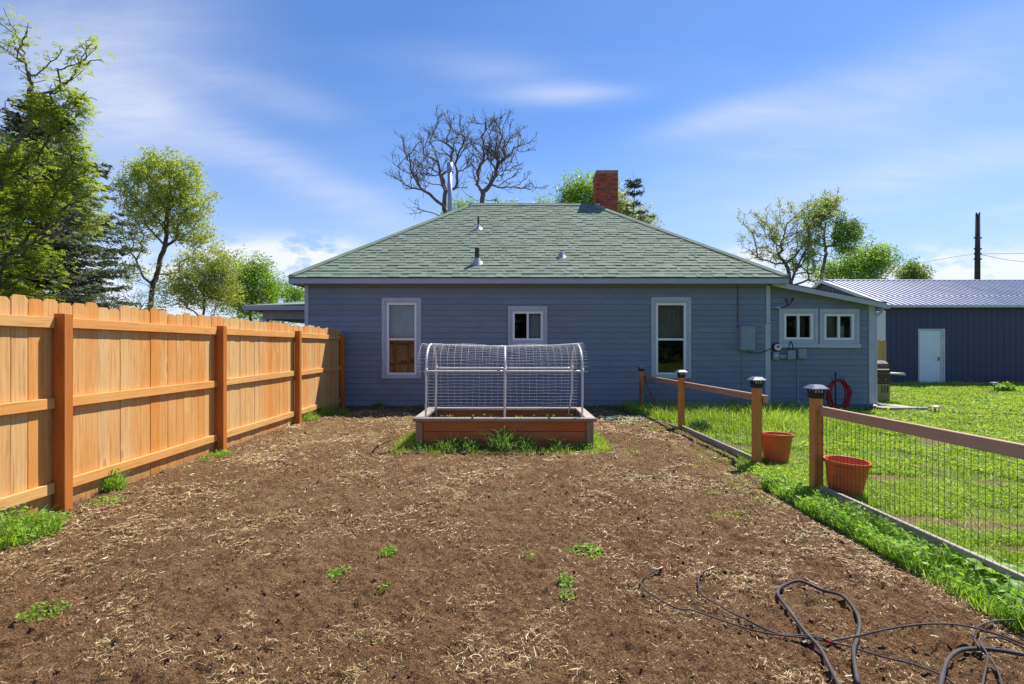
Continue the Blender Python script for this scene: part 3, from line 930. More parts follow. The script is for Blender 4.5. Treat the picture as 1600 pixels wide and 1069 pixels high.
    while zz + bh < cz1 - 0.005:
        for side in range(4):
            off = 0 if r % 2 else -0.11
            p = off
            Lw = cx1 - cx0
            while p < Lw - 0.02:
                a, b = max(0, p), min(Lw, p + bl)
                if b - a > 0.03:
                    w = b - a - mo
                    j = random.uniform(-0.003, 0.003)
                    if side == 0: o = link('brick', brick(w, 0.05), ch, (cx0 + a, cy0 + j, zz))
                    elif side == 1: o = link('brick', brick(0.05, w), ch, (cx0 + j, cy0 + a + 0.052 if a == 0 else cy0 + a, zz)) if a > 0.04 else link('brick', brick(0.05, max(0.03, w - 0.055)), ch, (cx0 + j, cy0 + a + 0.055, zz))
                    elif side == 2: o = link('brick', brick(0.05, w), ch, (cx1 - 0.05 + j, cy0 + a, zz)) if a > 0.04 else link('brick', brick(0.05, max(0.03, w - 0.055)), ch, (cx1 - 0.05 + j, cy0 + a + 0.055, zz))
                    elif r % 3 == 0: o = link('brick', brick(w, 0.05), ch, (cx0 + a, cy1 - 0.05 + j, zz))
                p += bl
        zz += rowh; r += 1
    # stepped flashing following the roof slope
    mb = MB()
    for i in range(6):
        xa = cx0 + i * (cx1 - cx0) / 6; xb = xa + (cx1 - cx0) / 6
        zt = EV['z'] + EV['k'] * (EV['x1'] - xa) if xa > rr else RZ
        zt = min(zt, RZ)
        mb.box(xa - (0.01 if i == 0 else 0), xb + (0.01 if i == 5 else 0), cy0 - 0.010 - 0.0006 * i, cy0 - 0.004, 4.9, zt + 0.17)
        mb.box(cx0 - 0.012, cx0 - 0.004, cy0 - 0.010, cy1, 5.3, RZ + 0.06) if i == 0 else None
    mb.obj('flashing', M['lead'], ch)
    # stove pipe
    mb = MB(); c0 = Vector((-1.93, 16.3, 0))
    mb.lathe([(0.076, 5.0), (0.076, 7.02)], 20, c0)
    sp = hobj(mb, 'stove_pipe', M['steel'], smooth=True)
    mb = MB()
    mb.lathe([(0.085, 6.93), (0.125, 6.95), (0.125, 6.975), (0.085, 6.99)], 20, c0, caps=False)
    mb.lathe([(0.100, 7.005), (0.100, 7.24), (0.094, 7.24), (0.094, 7.02)], 20, c0, caps=False)
    mb.lathe([(0.094, 7.20), (0.02, 7.21)], 20, c0)
    mb.obj('pipe_cap', M['steel'], sp, smooth=True)
    mb = MB(); mb.lathe([(0.22, 5.16), (0.11, 5.34), (0.095, 5.36)], 20, c0); mb.obj('flashing', M['lead'], sp, smooth=True)
    # roof vents
    def vent(px, py, h, r_, kind):
        s = (CY - py) / FPX
        Y = (EV['z'] - EV['k'] * EV['y0'] - CAMH) / (s - EV['k'])
        Z = EV['z'] + EV['k'] * (Y - EV['y0'])
        c = Vector(((px - CX) * Y / FPX, Y, Z))
        mb = MB(); mb.lathe([(r_, -0.05), (r_, h), (r_ * 0.8, h), (r_ * 0.8, h - 0.05)], 14, c)
        v = hobj(mb, 'vent_pipe', M['rust'] if kind else M['lead'], smooth=False)
        mb = MB()
        R_ = max(0.11, r_ * 2.4)
        nrm = Vector((0, -math.sin(th), math.cos(th)))
        prof = [(R_, 0.022), (r_ * 1.7, 0.05), (r_ * 1.15, 0.13)]
        rings = []
        for q, (rad, hh) in enumerate(prof):
            for j in range(18):
                a = 2 * math.pi * j / 18
                dx, dy = rad * math.cos(a), rad * math.sin(a)
                f_ = (1.0, 0.6, 0.0)[q]
                rings.append(c + Vector((dx, dy, hh + dy * EV['k'] * f_)))
        mb.add(rings, [(q * 18 + j, q * 18 + (j + 1) % 18, (q + 1) * 18 + (j + 1) % 18, (q + 1) * 18 + j) for q in range(2) for j in range(18)])
        mb.obj('flashing', M['lead'], v, smooth=True)
    vent(745.5, 412, 0.37, 0.055, 1)
    vent(747.5, 358, 0.33, 0.026, 1)
    vent(877, 402, 0.10, 0.04, 0)

    # ---------------- lean-to extension roof
    f_ = EY - 0.24
    zt = lambda x: 2.90 - 0.197 * (x - 6.25)
    xa, xb = 5.97, 8.60
    def slab(mb, xa, xb, ya, yb, d0, d1):
        mb.add([(xa, ya, zt(xa) + d0), (xb, ya, zt(xb) + d0), (xb, yb, zt(xb) + d0), (xa, yb, zt(xa) + d0),
                (xa, ya, zt(xa) + d1), (xb, ya, zt(xb) + d1), (xb, yb, zt(xb) + d1), (xa, yb, zt(xa) + d1)],
               [(0, 3, 2, 1), (4, 5, 6, 7), (0, 1, 5, 4), (1, 2, 6, 5), (2, 3, 7, 6), (3, 0, 4, 7)])
    mb = MB(); slab(mb, 6.30, xb, f_ + 0.02, 16.2, -0.03, 0.0)
    er = hobj(mb, 'extension_roof', M['soffit'])
    mb = MB(); slab(mb, 6.31, xb + 0.02, f_ - 0.02, 16.2, 0.002, 0.014); mb.obj('roll_roofing', M['roofdeck'], er)
    mb = MB(); slab(mb, 6.0, xb + 0.005, f_ - 0.004, f_ + 0.018, -0.115, -0.001); hobj(mb, 'fascia', M['trim'])
    # gutter with its downspout
    mb = MB()
    gx, gz = 8.62, zt(8.6) - 0.035
    mb.add([(gx, f_, gz), (gx, f_, gz - 0.09), (gx + 0.07, f_, gz - 0.09), (gx + 0.11, f_, gz),
            (gx, 16.2, gz), (gx, 16.2, gz - 0.09), (gx + 0.07, 16.2, gz - 0.09), (gx + 0.11, 16.2, gz)],
           [(0, 1, 5, 4), (1, 2, 6, 5), (2, 3, 7, 6), (0, 3, 2, 1), (4, 5, 6, 7)])
    gu = hobj(mb, 'gutter', M['trim'])
    mb = MB()
    sx = W(1367.5, 0, EY).x
    mb.tube(spline([(gx + 0.05, EY - 0.02, gz - 0.085), (gx + 0.04, EY - 0.02, gz - 0.15), (sx + 0.06, EY - 0.01, gz - 0.22), (sx, EY - 0.01, gz - 0.29), (sx, EY - 0.01, gz - 0.5),
                    (sx, EY - 0.01, 0.3), (sx, EY - 0.01, 0.16), (sx + 0.06, EY - 0.03, 0.09), (sx + 0.18, EY - 0.08, 0.06)], 5), 0.034, 10)
    mb.obj('downspout', M['trim'], gu, smooth=True)
    mb = MB(); mb.tube([(sx + 0.16, EY - 0.07, 0.055), (sx + 0.55, EY - 0.2, 0.035), (sx + 0.98, EY - 0.30, 0.03)], 0.030, 8); mb.obj('downspout_extension', M['trim'], gu, smooth=True)

    # ---------------- porch at the far left corner
    py = 14.0
    zl = lambda x: 2.56 + (x + 7.2) * 0.024
    mb = MB()
    mb.add([(-7.25, py, zl(-7.25)), (-4.78, py, zl(-4.78)), (-4.78, py + 4, zl(-4.78) + 0.55), (-6.7, py + 4, zl(-6.7) + 0.45), (-7.25, py + 4, zl(-7.25)),
            (-7.25, py, zl(-7.25) - 0.03), (-4.78, py, zl(-4.78) - 0.03), (-4.78, py + 4, zl(-4.78) - 0.03), (-7.25, py + 4, zl(-7.25) - 0.03)],
           [(0, 1, 2, 3), (0, 3, 4), (5, 8, 7, 6), (0, 5, 6, 1), (0, 4, 8, 5), (1, 6, 7, 2), (2, 7, 8, 4, 3)])
    pr = hobj(mb, 'porch_roof', M['hipcap'])
    mb = MB(); mb.cbox(-7.27, -4.79, py - 0.02, py + 0.02, 2.43, 2.55, 0.004); mb.cbox(-7.27, -7.23, py + 0.03, py + 4, 2.43, 2.55, 0.004); mb.obj('porch_fascia', M['fascia'], pr)
    mb = MB(); mb.box(-6.86, -4.80, py + 0.25, py + 0.35, 2.20, 2.42); mb.box(-6.86, -6.76, py + 0.36, py + 4, 2.20, 2.42); mb.obj('porch_beam', M['soffit'], pr)
    for x, y in ((-6.81, py + 0.30), (-6.81, py + 3.6)):
        mb = MB(); mb.cbox(x - 0.07, x + 0.07, y - 0.06, y + 0.06, 0, 2.195, 0.006); hobj(mb, 'porch_post', M['trim'])
    # back porch post seen past the extension
    mb = MB(); mb.cbox(W(1371.5, 0, 15.5).x, W(1381, 0, 15.5).x, 15.42, 15.58, 0, 2.5, 0.008)
    hobj(mb, 'porch_post', M['white'])
build_house()

def wall_fixtures():
    # breaker panel
    a, b = W(1153.4, 509.6, WY), W(1176.3, 547.6, WY)
    t = empty('breaker_panel', (a.x, WY, b.z), 'tall grey blue electrical panel box fixed to the siding right of the tall window', 'electrical box')
    w, h = b.x - a.x, a.z - b.z
    mb = MB(); mb.cbox(0, w, -0.13, -0.02, 0, h, 0.006); mb.obj('box_body', M['boxgrey'], t)
    mb = MB(); mb.cbox(0.012, w - 0.012, -0.142, -0.131, 0.015, h - 0.012, 0.004); mb.obj('panel_door', M['boxgrey'], t)
    mb = MB(); mb.tube([(-0.025, -0.04, h - 0.02), (-0.025, -0.04, 2.86 - b.z)], 0.014, 8)
    for z in (h - 0.02, h + 0.22): mb.box(-0.045, -0.005, -0.06, -0.022, z, z + 0.02)
    mb.obj('conduit', M['barkdark'], t)
    mb = MB(); mb.tube([(w * 0.25, -0.03, 0), (w * 0.25, -0.03, -b.z + 0.05)], 0.009, 6); mb.obj('conduit', M['boxgrey'], t)
    mb = MB(); mb.tube(spline([(w * 0.5, -0.05, 0), (w * 0.7, -0.05, -0.05), (w + 0.1, -0.045, -0.06), (w + 0.26, -0.05, -0.02), (w + 0.38, -0.06, 0.03), (w + 0.45, -0.06, 0.045)], 5), 0.008, 6); mb.obj('cable', M['black'], t)
    # meter group on the extension
    E = EY - 0.022
    def bx(name, label, cat, px0, px1, py0, py1, d=0.1, extra=None):
        a, b = W(px0, py0, EY), W(px1, py1, EY)
        t = empty(name, (a.x, E, b.z), label, cat)
        mb = MB(); mb.cbox(0, b.x - a.x, -d, 0, 0, a.z - b.z, 0.006); mb.obj('box_body', M['boxgrey'], t)
        if extra: extra(t, b.x - a.x, a.z - b.z, d)
        return t
    def meter(t, w, h, d):
        mb = MB()
        def disc(prof, m_):
            vs, fs = [], []
            for r, y in prof:
                vs += [(w * 0.5 + 0.03 + r * math.cos(2 * math.pi * j / 20), y, h + 0.11 + r * math.sin(2 * math.pi * j / 20)) for j in range(20)]
            for i in range(len(prof) - 1):
                for j in range(20): fs.append((i * 20 + j, i * 20 + (j + 1) % 20, (i + 1) * 20 + (j + 1) % 20, (i + 1) * 20 + j))
            fs.append(tuple(range((len(prof) - 1) * 20, len(prof) * 20)))
            return MB().add(vs, fs)
        disc([(0.095, 0), (0.095, -0.06), (0.086, -0.07)], 0).obj('meter_ring', M['black'], t, smooth=False)
        disc([(0.078, -0.068), (0.076, -0.12), (0.06, -0.135)], 0).obj('meter_face', M['meterwhite'], t)
        mb = MB(); mb.box(w * 0.5 - 0.01, w * 0.5 + 0.05, -0.139, -0.136, h + 0.10, h + 0.14); mb.obj('meter_dial', M['black'], t)
        mb = MB(); mb.box(w * .2, w * .7, -d - 0.004, -d, h * .45, h * .65); mb.obj('notice_plate', M['meterwhite'], t)
    bx('electric_meter', 'round glass electric meter on its grey box beside the white corner trim', 'meter', 1204.5, 1214, 550, 562, 0.1, meter)
    bx('junction_box', 'smallest low grey junction box just right of the electric meter', 'electrical box', 1215.5, 1226, 554, 560, 0.07)
    def loop(t, w, h, d):
        mb = MB(); mb.tube(spline([(w * 0.2, -0.04, h), (w * 0.45, -0.05, h + 0.2), (w * 0.7, -0.05, h + 0.14), (w * 0.85, -0.04, h)], 6), 0.012, 6); mb.obj('cable', M['black'], t)
    bx('disconnect_box', 'grey disconnect box with a looped cable rising from its top', 'electrical box', 1227, 1239, 547.5, 561.5, 0.1, loop)
    def pipe(t, w, h, d):
        mb = MB(); z0 = t.location.z
        mb.tube([(w * 0.1, -0.03, 0), (w * 0.1, -0.03, -z0 + 0.19), (w * 0.1 - 0.02, -0.03, -z0 + 0.165), (w * 0.1 - 0.58, -0.03, -z0 + 0.16)], 0.014, 8); mb.obj('conduit', M['boxgrey'], t)
    bx('service_box', 'rightmost grey utility box with a thin pipe running down the wall', 'electrical box', 1244, 1256.5, 544.5, 560.5, 0.09, pipe)
    # overhead service bracket
    t = empty('service_bracket', tuple(W(1205, 481, EY)), 'small bracket with black cable connectors high on the extension wall', 'bracket')
    o_ = Vector(t.location)
    P = lambda px, py, dy: tuple(W(px, py, EY) - o_ + Vector((0, dy, 0)))
    mb = MB(); mb.tube([P(1203, 480.5, -0.06), P(1210, 481, -0.10)], 0.014, 8); mb.tube([P(1209.5, 481, -0.10), P(1216, 481.5, -0.10)], 0.03, 10); mb.obj('insulator', M['lead'], t)
    mb = MB()
    mb.tube(spline([P(1217, 482, -0.1), P(1223, 479.5, -0.11), P(1228, 475, -0.1), P(1225, 470, -0.1)], 5), 0.010, 6)
    mb.tube(spline([P(1226, 479, -0.1), P(1231, 475.5, -0.12), P(1234.5, 469, -0.1)], 5), 0.010, 6)
    mb.tube(spline([P(1199, 445, -0.08), P(1194, 462, -0.06), P(1196, 476, -0.07), P(1204, 480.5, -0.07)], 5), 0.009, 6)
    mb.obj('cable', M['black'], t)
    mb = MB()
    mb.lathe([(0.022, -0.03), (0.026, 0), (0.018, 0.03)], 10, P(1225, 469.5, -0.1)); mb.lathe([(0.022, -0.03), (0.028, 0), (0.018, 0.035)], 10, P(1234.7, 468.5, -0.1))
    mb.obj('cable_connector', M['black'], t)
wall_fixtures()

# ================================================================ shed
def build_shed():
    X0, X1, Y0, Y1 = 14.32, 27.0, 19.9, 27.6
    ez, k, rY = 3.02, 0.355, 23.6
    rz = ez + k * (rY - 19.62)
    t = empty('shed', (20, 23.5, 0), 'long navy blue metal shed with a pale ribbed roof and white door', 'shed')
    SL = Vector(t.location)
    def so(mb, name, mats, par=None, smooth=False):
        o = mb.obj(name, mats, par or t, smooth=smooth)
        if par is None: o.location = -SL
        return o
    dl, dr, dz = W(1436.5, 0, Y0).x, W(1473.5, 0, Y0).x, 2.06
    mb = MB()
    zr = lambda y: ez + k * (min(y, 2 * rY - y) - 19.62) - 0.05
    mb.box(X0, dl - 0.06, Y0, Y0 + 0.08, 0, 3.0); mb.box(dr + 0.06, X1, Y0, Y0 + 0.08, 0, 3.0); mb.box(dl - 0.06, dr + 0.06, Y0, Y0 + 0.08, dz + 0.08, 3.0)
    for x in (X0, X1 - 0.08):
        vs = [(x, Y0 + 0.08, 0), (x, Y1, 0), (x, Y1, zr(Y1)), (x, rY, zr(rY)), (x, Y0 + 0.08, zr(Y0))]
        vs += [(a + 0.08, b, c) for a, b, c in vs]
        mb.add(vs, [(0, 4, 3, 2, 1), (5, 6, 7, 8, 9)] + [(i, (i + 1) % 5, 5 + (i + 1) % 5, 5 + i) for i in range(5)])
    mb.box(X0 + 0.08, X1 - 0.08, Y1 - 0.08, Y1, 0, 3.0)
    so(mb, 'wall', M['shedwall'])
    def profile(w, n, h, rw):
        pts = []
        st = w / n
        for i in range(n):
            a = i * st
            pts += [(a, 0), (a + st * 0.5 - rw, 0), (a + st * 0.5 - rw * 0.45, h), (a + st * 0.5 + rw * 0.45, h), (a + st * 0.5 + rw, 0)]
        pts.append((w, 0))
        return pts
    # wall panels
    def wall_panel(x, w, z0, z1):
        pr = profile(w, max(1, round(w / 0.23)), 0.022, 0.035)
        mb = MB(); n = len(pr)
        vs = [(a, -0.006 - h, z0) for a, h in pr] + [(a, -0.006 - h, z1) for a, h in pr]
        mb.add(vs, [(i, i + 1, n + i + 1, n + i) for i in range(n - 1)])
        o = mb.obj('wall_panel', M['shedwall'], t); o.location = Vector((x, Y0, 0)) - SL
    x = X0
    while x < X1 - 0.1:
        w = min(0.92, X1 - x)
        if x + w > dl - 0.06 and x < dr + 0.06:
            if dl - 0.06 - x > 0.08: wall_panel(x, dl - 0.06 - x, 0.05, 2.98)
            if x < dl: wall_panel(dl - 0.058, dr - dl + 0.116, dz + 0.085, 2.98)
            if x + w - dr - 0.06 > 0.08: wall_panel(dr + 0.06, x + w - dr - 0.06, 0.05, 2.98)
        else: wall_panel(x, w - 0.002, 0.05, 2.98)
        x += w
    # side wall panels facing the house
    y = Y0 + 0.08
    while y < Y1 - 0.3:
        pr = profile(0.92, 4, 0.022, 0.035); n = len(pr); mb = MB()
        vs = [(X0 - 0.006 - h, y + a, 0.05) for a, h in pr] + [(X0 - 0.006 - h, y + a, zr(y + a) - 0.02) for a, h in pr]
        mb.add(vs, [(i + 1, i, n + i, n + i + 1) for i in range(n - 1)])
        so(mb, 'wall_panel', M['shedwall']); y += 0.92
    mb = MB(); mb.cbox(X0 - 0.05, X0 - 0.002, Y0 - 0.05, Y0 + 0.06, 0.03, 2.98, 0.004); so(mb, 'corner_trim', M['shedwall'])
    mb = MB(); mb.box(X0, X1, Y0 - 0.04, Y0 - 0.001, 0.0, 0.048); so(mb, 'base_trim', M['shedtrim'])
    # roof
    mb = MB()
    a = 19.62; b = 2 * rY - a
    xs0, xs1 = X0 - 0.12, X1 + 0.1
    mb.add([(xs0, a, ez), (xs1, a, ez), (xs1, rY, rz), (xs0, rY, rz), (xs1, b, ez), (xs0, b, ez),
            (xs0, a, ez - 0.04), (xs1, a, ez - 0.04), (xs1, rY, rz - 0.04), (xs0, rY, rz - 0.04), (xs1, b, ez - 0.04), (xs0, b, ez - 0.04)],
           [(0, 1, 2, 3), (3, 2, 4, 5), (6, 9, 8, 7), (9, 11, 10, 8), (0, 6, 7, 1), (0, 3, 9, 6), (3, 5, 11, 9), (1, 7, 8, 2), (2, 8, 10, 4), (4, 10, 11, 5)])
    rf = so(mb, 'roof', M['shedtrim'])
    th = math.atan(k); cs, sn = math.cos(th), math.sin(th)
    def panel(x, w, ya, yb, lift, back=False):
        pr = profile(w, 4, 0.042, 0.042); n = len(pr); mb = MB()
        def P(a, h, y):
            zz = ez + k * (y - 19.62) + (h + lift) * cs
            yy = y - (h + lift) * sn
            return (x + a, (2 * rY - yy) if back else yy, zz)
        vs = [P(a, h, ya) for a, h in pr] + [P(a, h, yb) for a, h in pr] + [P(a, -0.008, ya) for a, h in pr]
        fs = [(i, i + 1, n + i + 1, n + i) for i in range(n - 1)] + [(2 * n + i, 2 * n + i + 1, i + 1, i) for i in range(n - 1)]
        mb.add(vs, [f[::-1] for f in fs] if back else fs)
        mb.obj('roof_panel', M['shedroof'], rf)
    x = xs0
    while x < xs1 - 0.3:
        panel(x, 0.915, 19.56, 20.98, 0.004); panel(x, 0.915, 20.88, rY, 0.016)
        panel(x, 0.915, 19.56, rY, 0.004, True)
        x += 0.92
    mb = MB(); mb.tube([(xs0, rY, rz + 0.03), (xs1, rY, rz + 0.03)], 0.05, 8); mb.obj('ridge_cap', M['shedroof'], rf)
    mb = MB()
    for (y0_, z0_, y1_, z1_) in ((19.55, ez, rY, rz), (2 * rY - 19.55, ez, rY, rz)):
        p = [(xs0 - 0.03, y0_, z0_ - 0.07), (xs0 + 0.05, y0_, z0_ - 0.07), (xs0 + 0.05, y0_, z0_ + 0.065), (xs0 - 0.03, y0_, z0_ + 0.065)]
        q = [(a_, y1_, c_ - z0_ + z1_) for a_, b_, c_ in p]
        mb.add(p + q, [(0, 1, 2, 3), (7, 6, 5, 4)] + [(i, 4 + i, 4 + (i + 1) % 4, (i + 1) % 4) for i in range(4)])
    mb.fix = True
    mb.obj('rake_trim', M['shedtrim'], rf)
    mb = MB(); mb.cbox(xs0 + 0.05, xs1, 19.54, 19.60, ez - 0.085, ez + 0.01, 0.004); so(mb, 'eave_trim', M['shedtrim'])
    mb = MB(); mb.box(xs0 + 0.05, xs1, 19.60, Y0 - 0.03, ez - 0.08, ez - 0.06); so(mb, 'soffit', M['shedtrim'])
    # door
    mb = MB()
    mb.cbox(dl - 0.06, dl, Y0 - 0.03, Y0 + 0.07, 0.05, dz + 0.07, 0.004); mb.cbox(dr, dr + 0.06, Y0 - 0.03, Y0 + 0.07, 0.05, dz + 0.07, 0.004)
    mb.cbox(dl, dr, Y0 - 0.03, Y0 + 0.07, dz, dz + 0.07, 0.004)
    mb.cbox(dr - 0.1, dr, Y0 - 0.01, Y0 + 0.06, 0.05, dz, 0.003)
    so(mb, 'door_frame', M['shedtrim'])
    mb = MB(); mb.cbox(dl + 0.004, dr - 0.104, Y0 + 0.0, Y0 + 0.045, 0.055, dz - 0.004, 0.004); d = so(mb, 'door', M['door'])
    mb = MB(); hx = dr - 0.17
    mb.cbox(hx - 0.035, hx + 0.035, Y0 - 0.012, Y0 - 0.001, 0.90, 1.05, 0.003)
    mb.tube([(hx, Y0 - 0.01, 0.94), (hx, Y0 - 0.06, 0.94), (hx - 0.1, Y0 - 0.06, 0.94)], 0.012, 8); mb.lathe([(0.022, 0), (0.022, 0.03)], 10, (hx, Y0 - 0.03, 1.0))
    mb.obj('handle', M['handle'], d)
build_shed()

# ================================================================ utility pole
def build_pole():
    b = W(1526.5, 542, 31); b.z = 0
    top = W(1528, 335, 31).z
    t = empty('utility_pole', b, 'dark wooden utility pole with small insulators rising behind the shed', 'utility pole')
    mb = MB(); mb.tube([(0, 0, 0), (0.02, 0, top * 0.5), (0.05, 0, top)], [0.17, 0.15, 0.115], 10); mb.obj('pole', M['pole'], t, smooth=True)
    for dx, dz in ((-0.08, 0.02), (0.1, 0.04)):
        mb = MB(); mb.lathe([(0.035, top - 0.06), (0.05, top), (0.03, top + 0.08)], 10, (0.05 + dx, 0, dz)); mb.obj('insulator', M['black'], t)
    for z in (397, 389, 405, 372):
        zz = W(0, z, 31).z
        for s in (-1, 1):
            mb = MB(); mb.tube([(0.03, -0.02, zz), (0.03 + 0.2 * s, -0.02, zz + 0.01)], 0.018, 6); mb.lathe([(0.03, -0.04), (0.04, 0), (0.03, 0.05)], 8, (0.03 + 0.2 * s, -0.02, zz)); mb.obj('insulator', M['black'], t)
    zz = W(0, 397, 31).z
    for lab, pts in (('nearly level thin black power line running right from the pole', [(0.25, 0, zz), (8, -1, zz + 0.0), (30, -4, zz + 0.3)]),
                     ('lower sagging black power line dropping right from the pole', [(0.25, 0, zz - 0.05), (2.6, -1, zz - 0.7), (12, -4, zz - 2.0)]),
                     ('faint thin power line running left from the pole', [(-0.2, 0, zz), (-6, 8, zz - 0.3), (-30, 40, zz + 1)])):
        mb = MB(); o_ = Vector(b)
        mb.tube(spline([Vector(p) + o_ for p in pts], 8), 0.011, 5)
        tag(mb.obj('power_line', M['black']), lab, 'power line', 'wires on the utility pole')
build_pole()

# ================================================================ wooden privacy fence
def build_fence():
    PX, FX = -3.93, -3.81      # picket face, post face
    t = empty('privacy_fence', (PX, 7, 0), 'tall orange cedar privacy fence with dog eared pickets along the bare soil', 'fence')
    O = Vector(t.location)
    meshes = []
    for v in range(5):
        w = 0.1385; h = 1.800 + 0.008 * v; c = 0.028
        d = 0.017
        pr = [(0, 0), (w, 0), (w, h - c * 1.1), (w - c, h), (c, h), (0, h - c * 1.1)]
        mb = MB()
        vs = [(0, y, z) for y, z in pr] + [(-d, y, z) for y, z in pr]
        mb.add(vs, [(0, 1, 2, 3, 4, 5), (11, 10, 9, 8, 7, 6)] + [(i, 6 + i, 6 + (i + 1) % 6, (i + 1) % 6) for i in range(6)])
        mb.fix = True
        meshes.append(mb.mesh('picket', M['picket']))
    y = 1.62
    while y < 11.82:
        o = link('picket', random.choice(meshes), t)
        o.location = Vector((PX + random.uniform(-0.003, 0.003), y, 0.022 + random.uniform(-0.010, 0.008))) - O
        o.rotation_euler = (random.uniform(-0.004, 0.004), 0, random.uniform(-0.01, 0.01))
        y += 0.1415 + random.uniform(-0.001, 0.004)
    posts = [1.98, 4.40, 6.83, 9.30, 11.76]
    for i, py in enumerate(posts):
        mb = MB(); mb.cbox(-0.092, 0, 0, 0.09, -0.3, 1.72 + (0, 0.0, -0.006, 0.004, -0.012)[i], 0.004)
        o = mb.obj('post', M['post'], t); o.location = Vector((FX, py, 0)) - O
    rails = (1.602, 0.905, 0.185)
    ends = [1.5] + posts + [11.86]
    for i in range(len(posts)):
        ya = ends[i] + (0.092 if i else 0); yb = posts[i] - 0.002
        if yb - ya < 0.1: continue
        for z in rails:
            mb = MB(); mb.cbox(0.001, 0.039, 0, yb - ya, 0, 0.089, 0.003)
            # a slight bow along the length
            o = mb.obj('rail', M['rail'], t)
            o.location = Vector((PX + 0.004, ya, z + random.uniform(-0.008, 0.008))) - O
            o.rotation_euler = (random.uniform(-0.003, 0.003), 0, 0)
build_fence()

# ================================================================ garden fences with solar caps
def garden_fence(label, posts, rails, group, mesh_spans, boards):
    t = empty('garden_fence', (3.05, posts[0][1], 0), label, 'fence', group)
    O = Vector(t.location)
    for (x, y, h) in posts:
        mb = MB(); mb.cbox(-0.045, 0.045, -0.045, 0.045, -0.3, h, 0.004)
        o = mb.obj('post', M['gpost'], t); o.location = Vector((x, y, 0)) - O
        c = MB()
        z = h
        c.cbox(-0.056, 0.056, -0.056, 0.056, z - 0.03, z + 0.022, 0.006)
        for sx in (-1, 1):
            for sy in (-1, 1):
                c.box(sx * 0.05 - 0.006, sx * 0.05 + 0.006, sy * 0.05 - 0.006, sy * 0.05 + 0.006, z + 0.022, z + 0.062)
            c.box(sx * 0.05 - 0.004, sx * 0.05 + 0.004, -0.018, -0.010, z + 0.022, z + 0.062); c.box(sx * 0.05 - 0.004, sx * 0.05 + 0.004, 0.010, 0.018, z + 0.022, z + 0.062)
            c.box(-0.018, -0.010, sx * 0.05 - 0.004, sx * 0.05 + 0.004, z + 0.022, z + 0.062); c.box(0.010, 0.018, sx * 0.05 - 0.004, sx * 0.05 + 0.004, z + 0.022, z + 0.062)
        o = c.obj('post_cap', M['black'], t); o.location = Vector((x, y, 0)) - O
        l = MB(); l.box(-0.042, 0.042, -0.042, 0.042, z + 0.0225, z + 0.0615); l.obj('lens', M['lens'], o)
        r_ = MB(); a, b = 0.083, 0.045
        vs = [(-a, -a, z + 0.062), (a, -a, z + 0.062), (a, a, z + 0.062), (-a, a, z + 0.062), (-a, -a, z + 0.070), (a, -a, z + 0.070), (a, a, z + 0.070), (-a, a, z + 0.070),
              (-b, -b, z + 0.104), (b, -b, z + 0.104), (b, b, z + 0.104), (-b, b, z + 0.104)]
        r_.add(vs, [(0, 3, 2, 1), (8, 9, 10, 11)] + [(i, (i + 1) % 4, 4 + (i + 1) % 4, 4 + i) for i in range(4)] + [(4 + i, 4 + (i + 1) % 4, 8 + (i + 1) % 4, 8 + i) for i in range(4)])
        r_.obj('cap_plate', M['capmetal'], o)
    for (xa, ya, za, xb, yb, zb) in rails:
        L_ = math.hypot(xb - xa, yb - ya)
        mb = MB(); mb.cbox(0, 0.038, 0, L_, -0.089, 0, 0.004)
        o = mb.obj('rail', M['grail'], t)
        o.location = Vector((xa, ya, za)) - O
        o.rotation_euler = (math.atan2(zb - za, L_), 0, -math.atan2(xb - xa, yb - ya))
    m_ = MB()
    for (xa, ya, xb, yb, z0, z1, sv, sh) in mesh_spans:
        L_ = math.hypot(xb - xa, yb - ya); n = int(L_ / sv)
        for i in range(n + 1):
            f = i / n; x, y = xa + (xb - xa) * f, ya + (yb - ya) * f
            j = random.uniform(-0.002, 0.002)
            m_.tube([(x, y, z0), (x + j, y + j, (z0 + z1) / 2), (x, y, z1)], 0.0019, 4, caps=False)
        k = int((z1 - z0) / sh)
        for i in range(k + 1):
            z = z0 + (z1 - z0) * i / k
            m_.tube([(xa, ya, z), ((xa + xb) / 2, (ya + yb) / 2, z - 0.004), (xb, yb, z)], 0.0014, 4, caps=False)
    o = m_.obj('wire_mesh', M['blackwire'], t); o.location = -O; tag(o, kind='stuff')
    for (xa, ya, xb, yb, zt) in boards:
        L_ = math.hypot(xb - xa, yb - ya)
        mb = MB(); mb.cbox(0, 0.038, 0, L_, -0.11, 0, 0.004)
        o = mb.obj('bottom_board', M['gboard'], t)
        o.location = Vector((xa, ya, zt)) - O
        o.rotation_euler = (0, 0, -math.atan2(xb - xa, yb - ya))

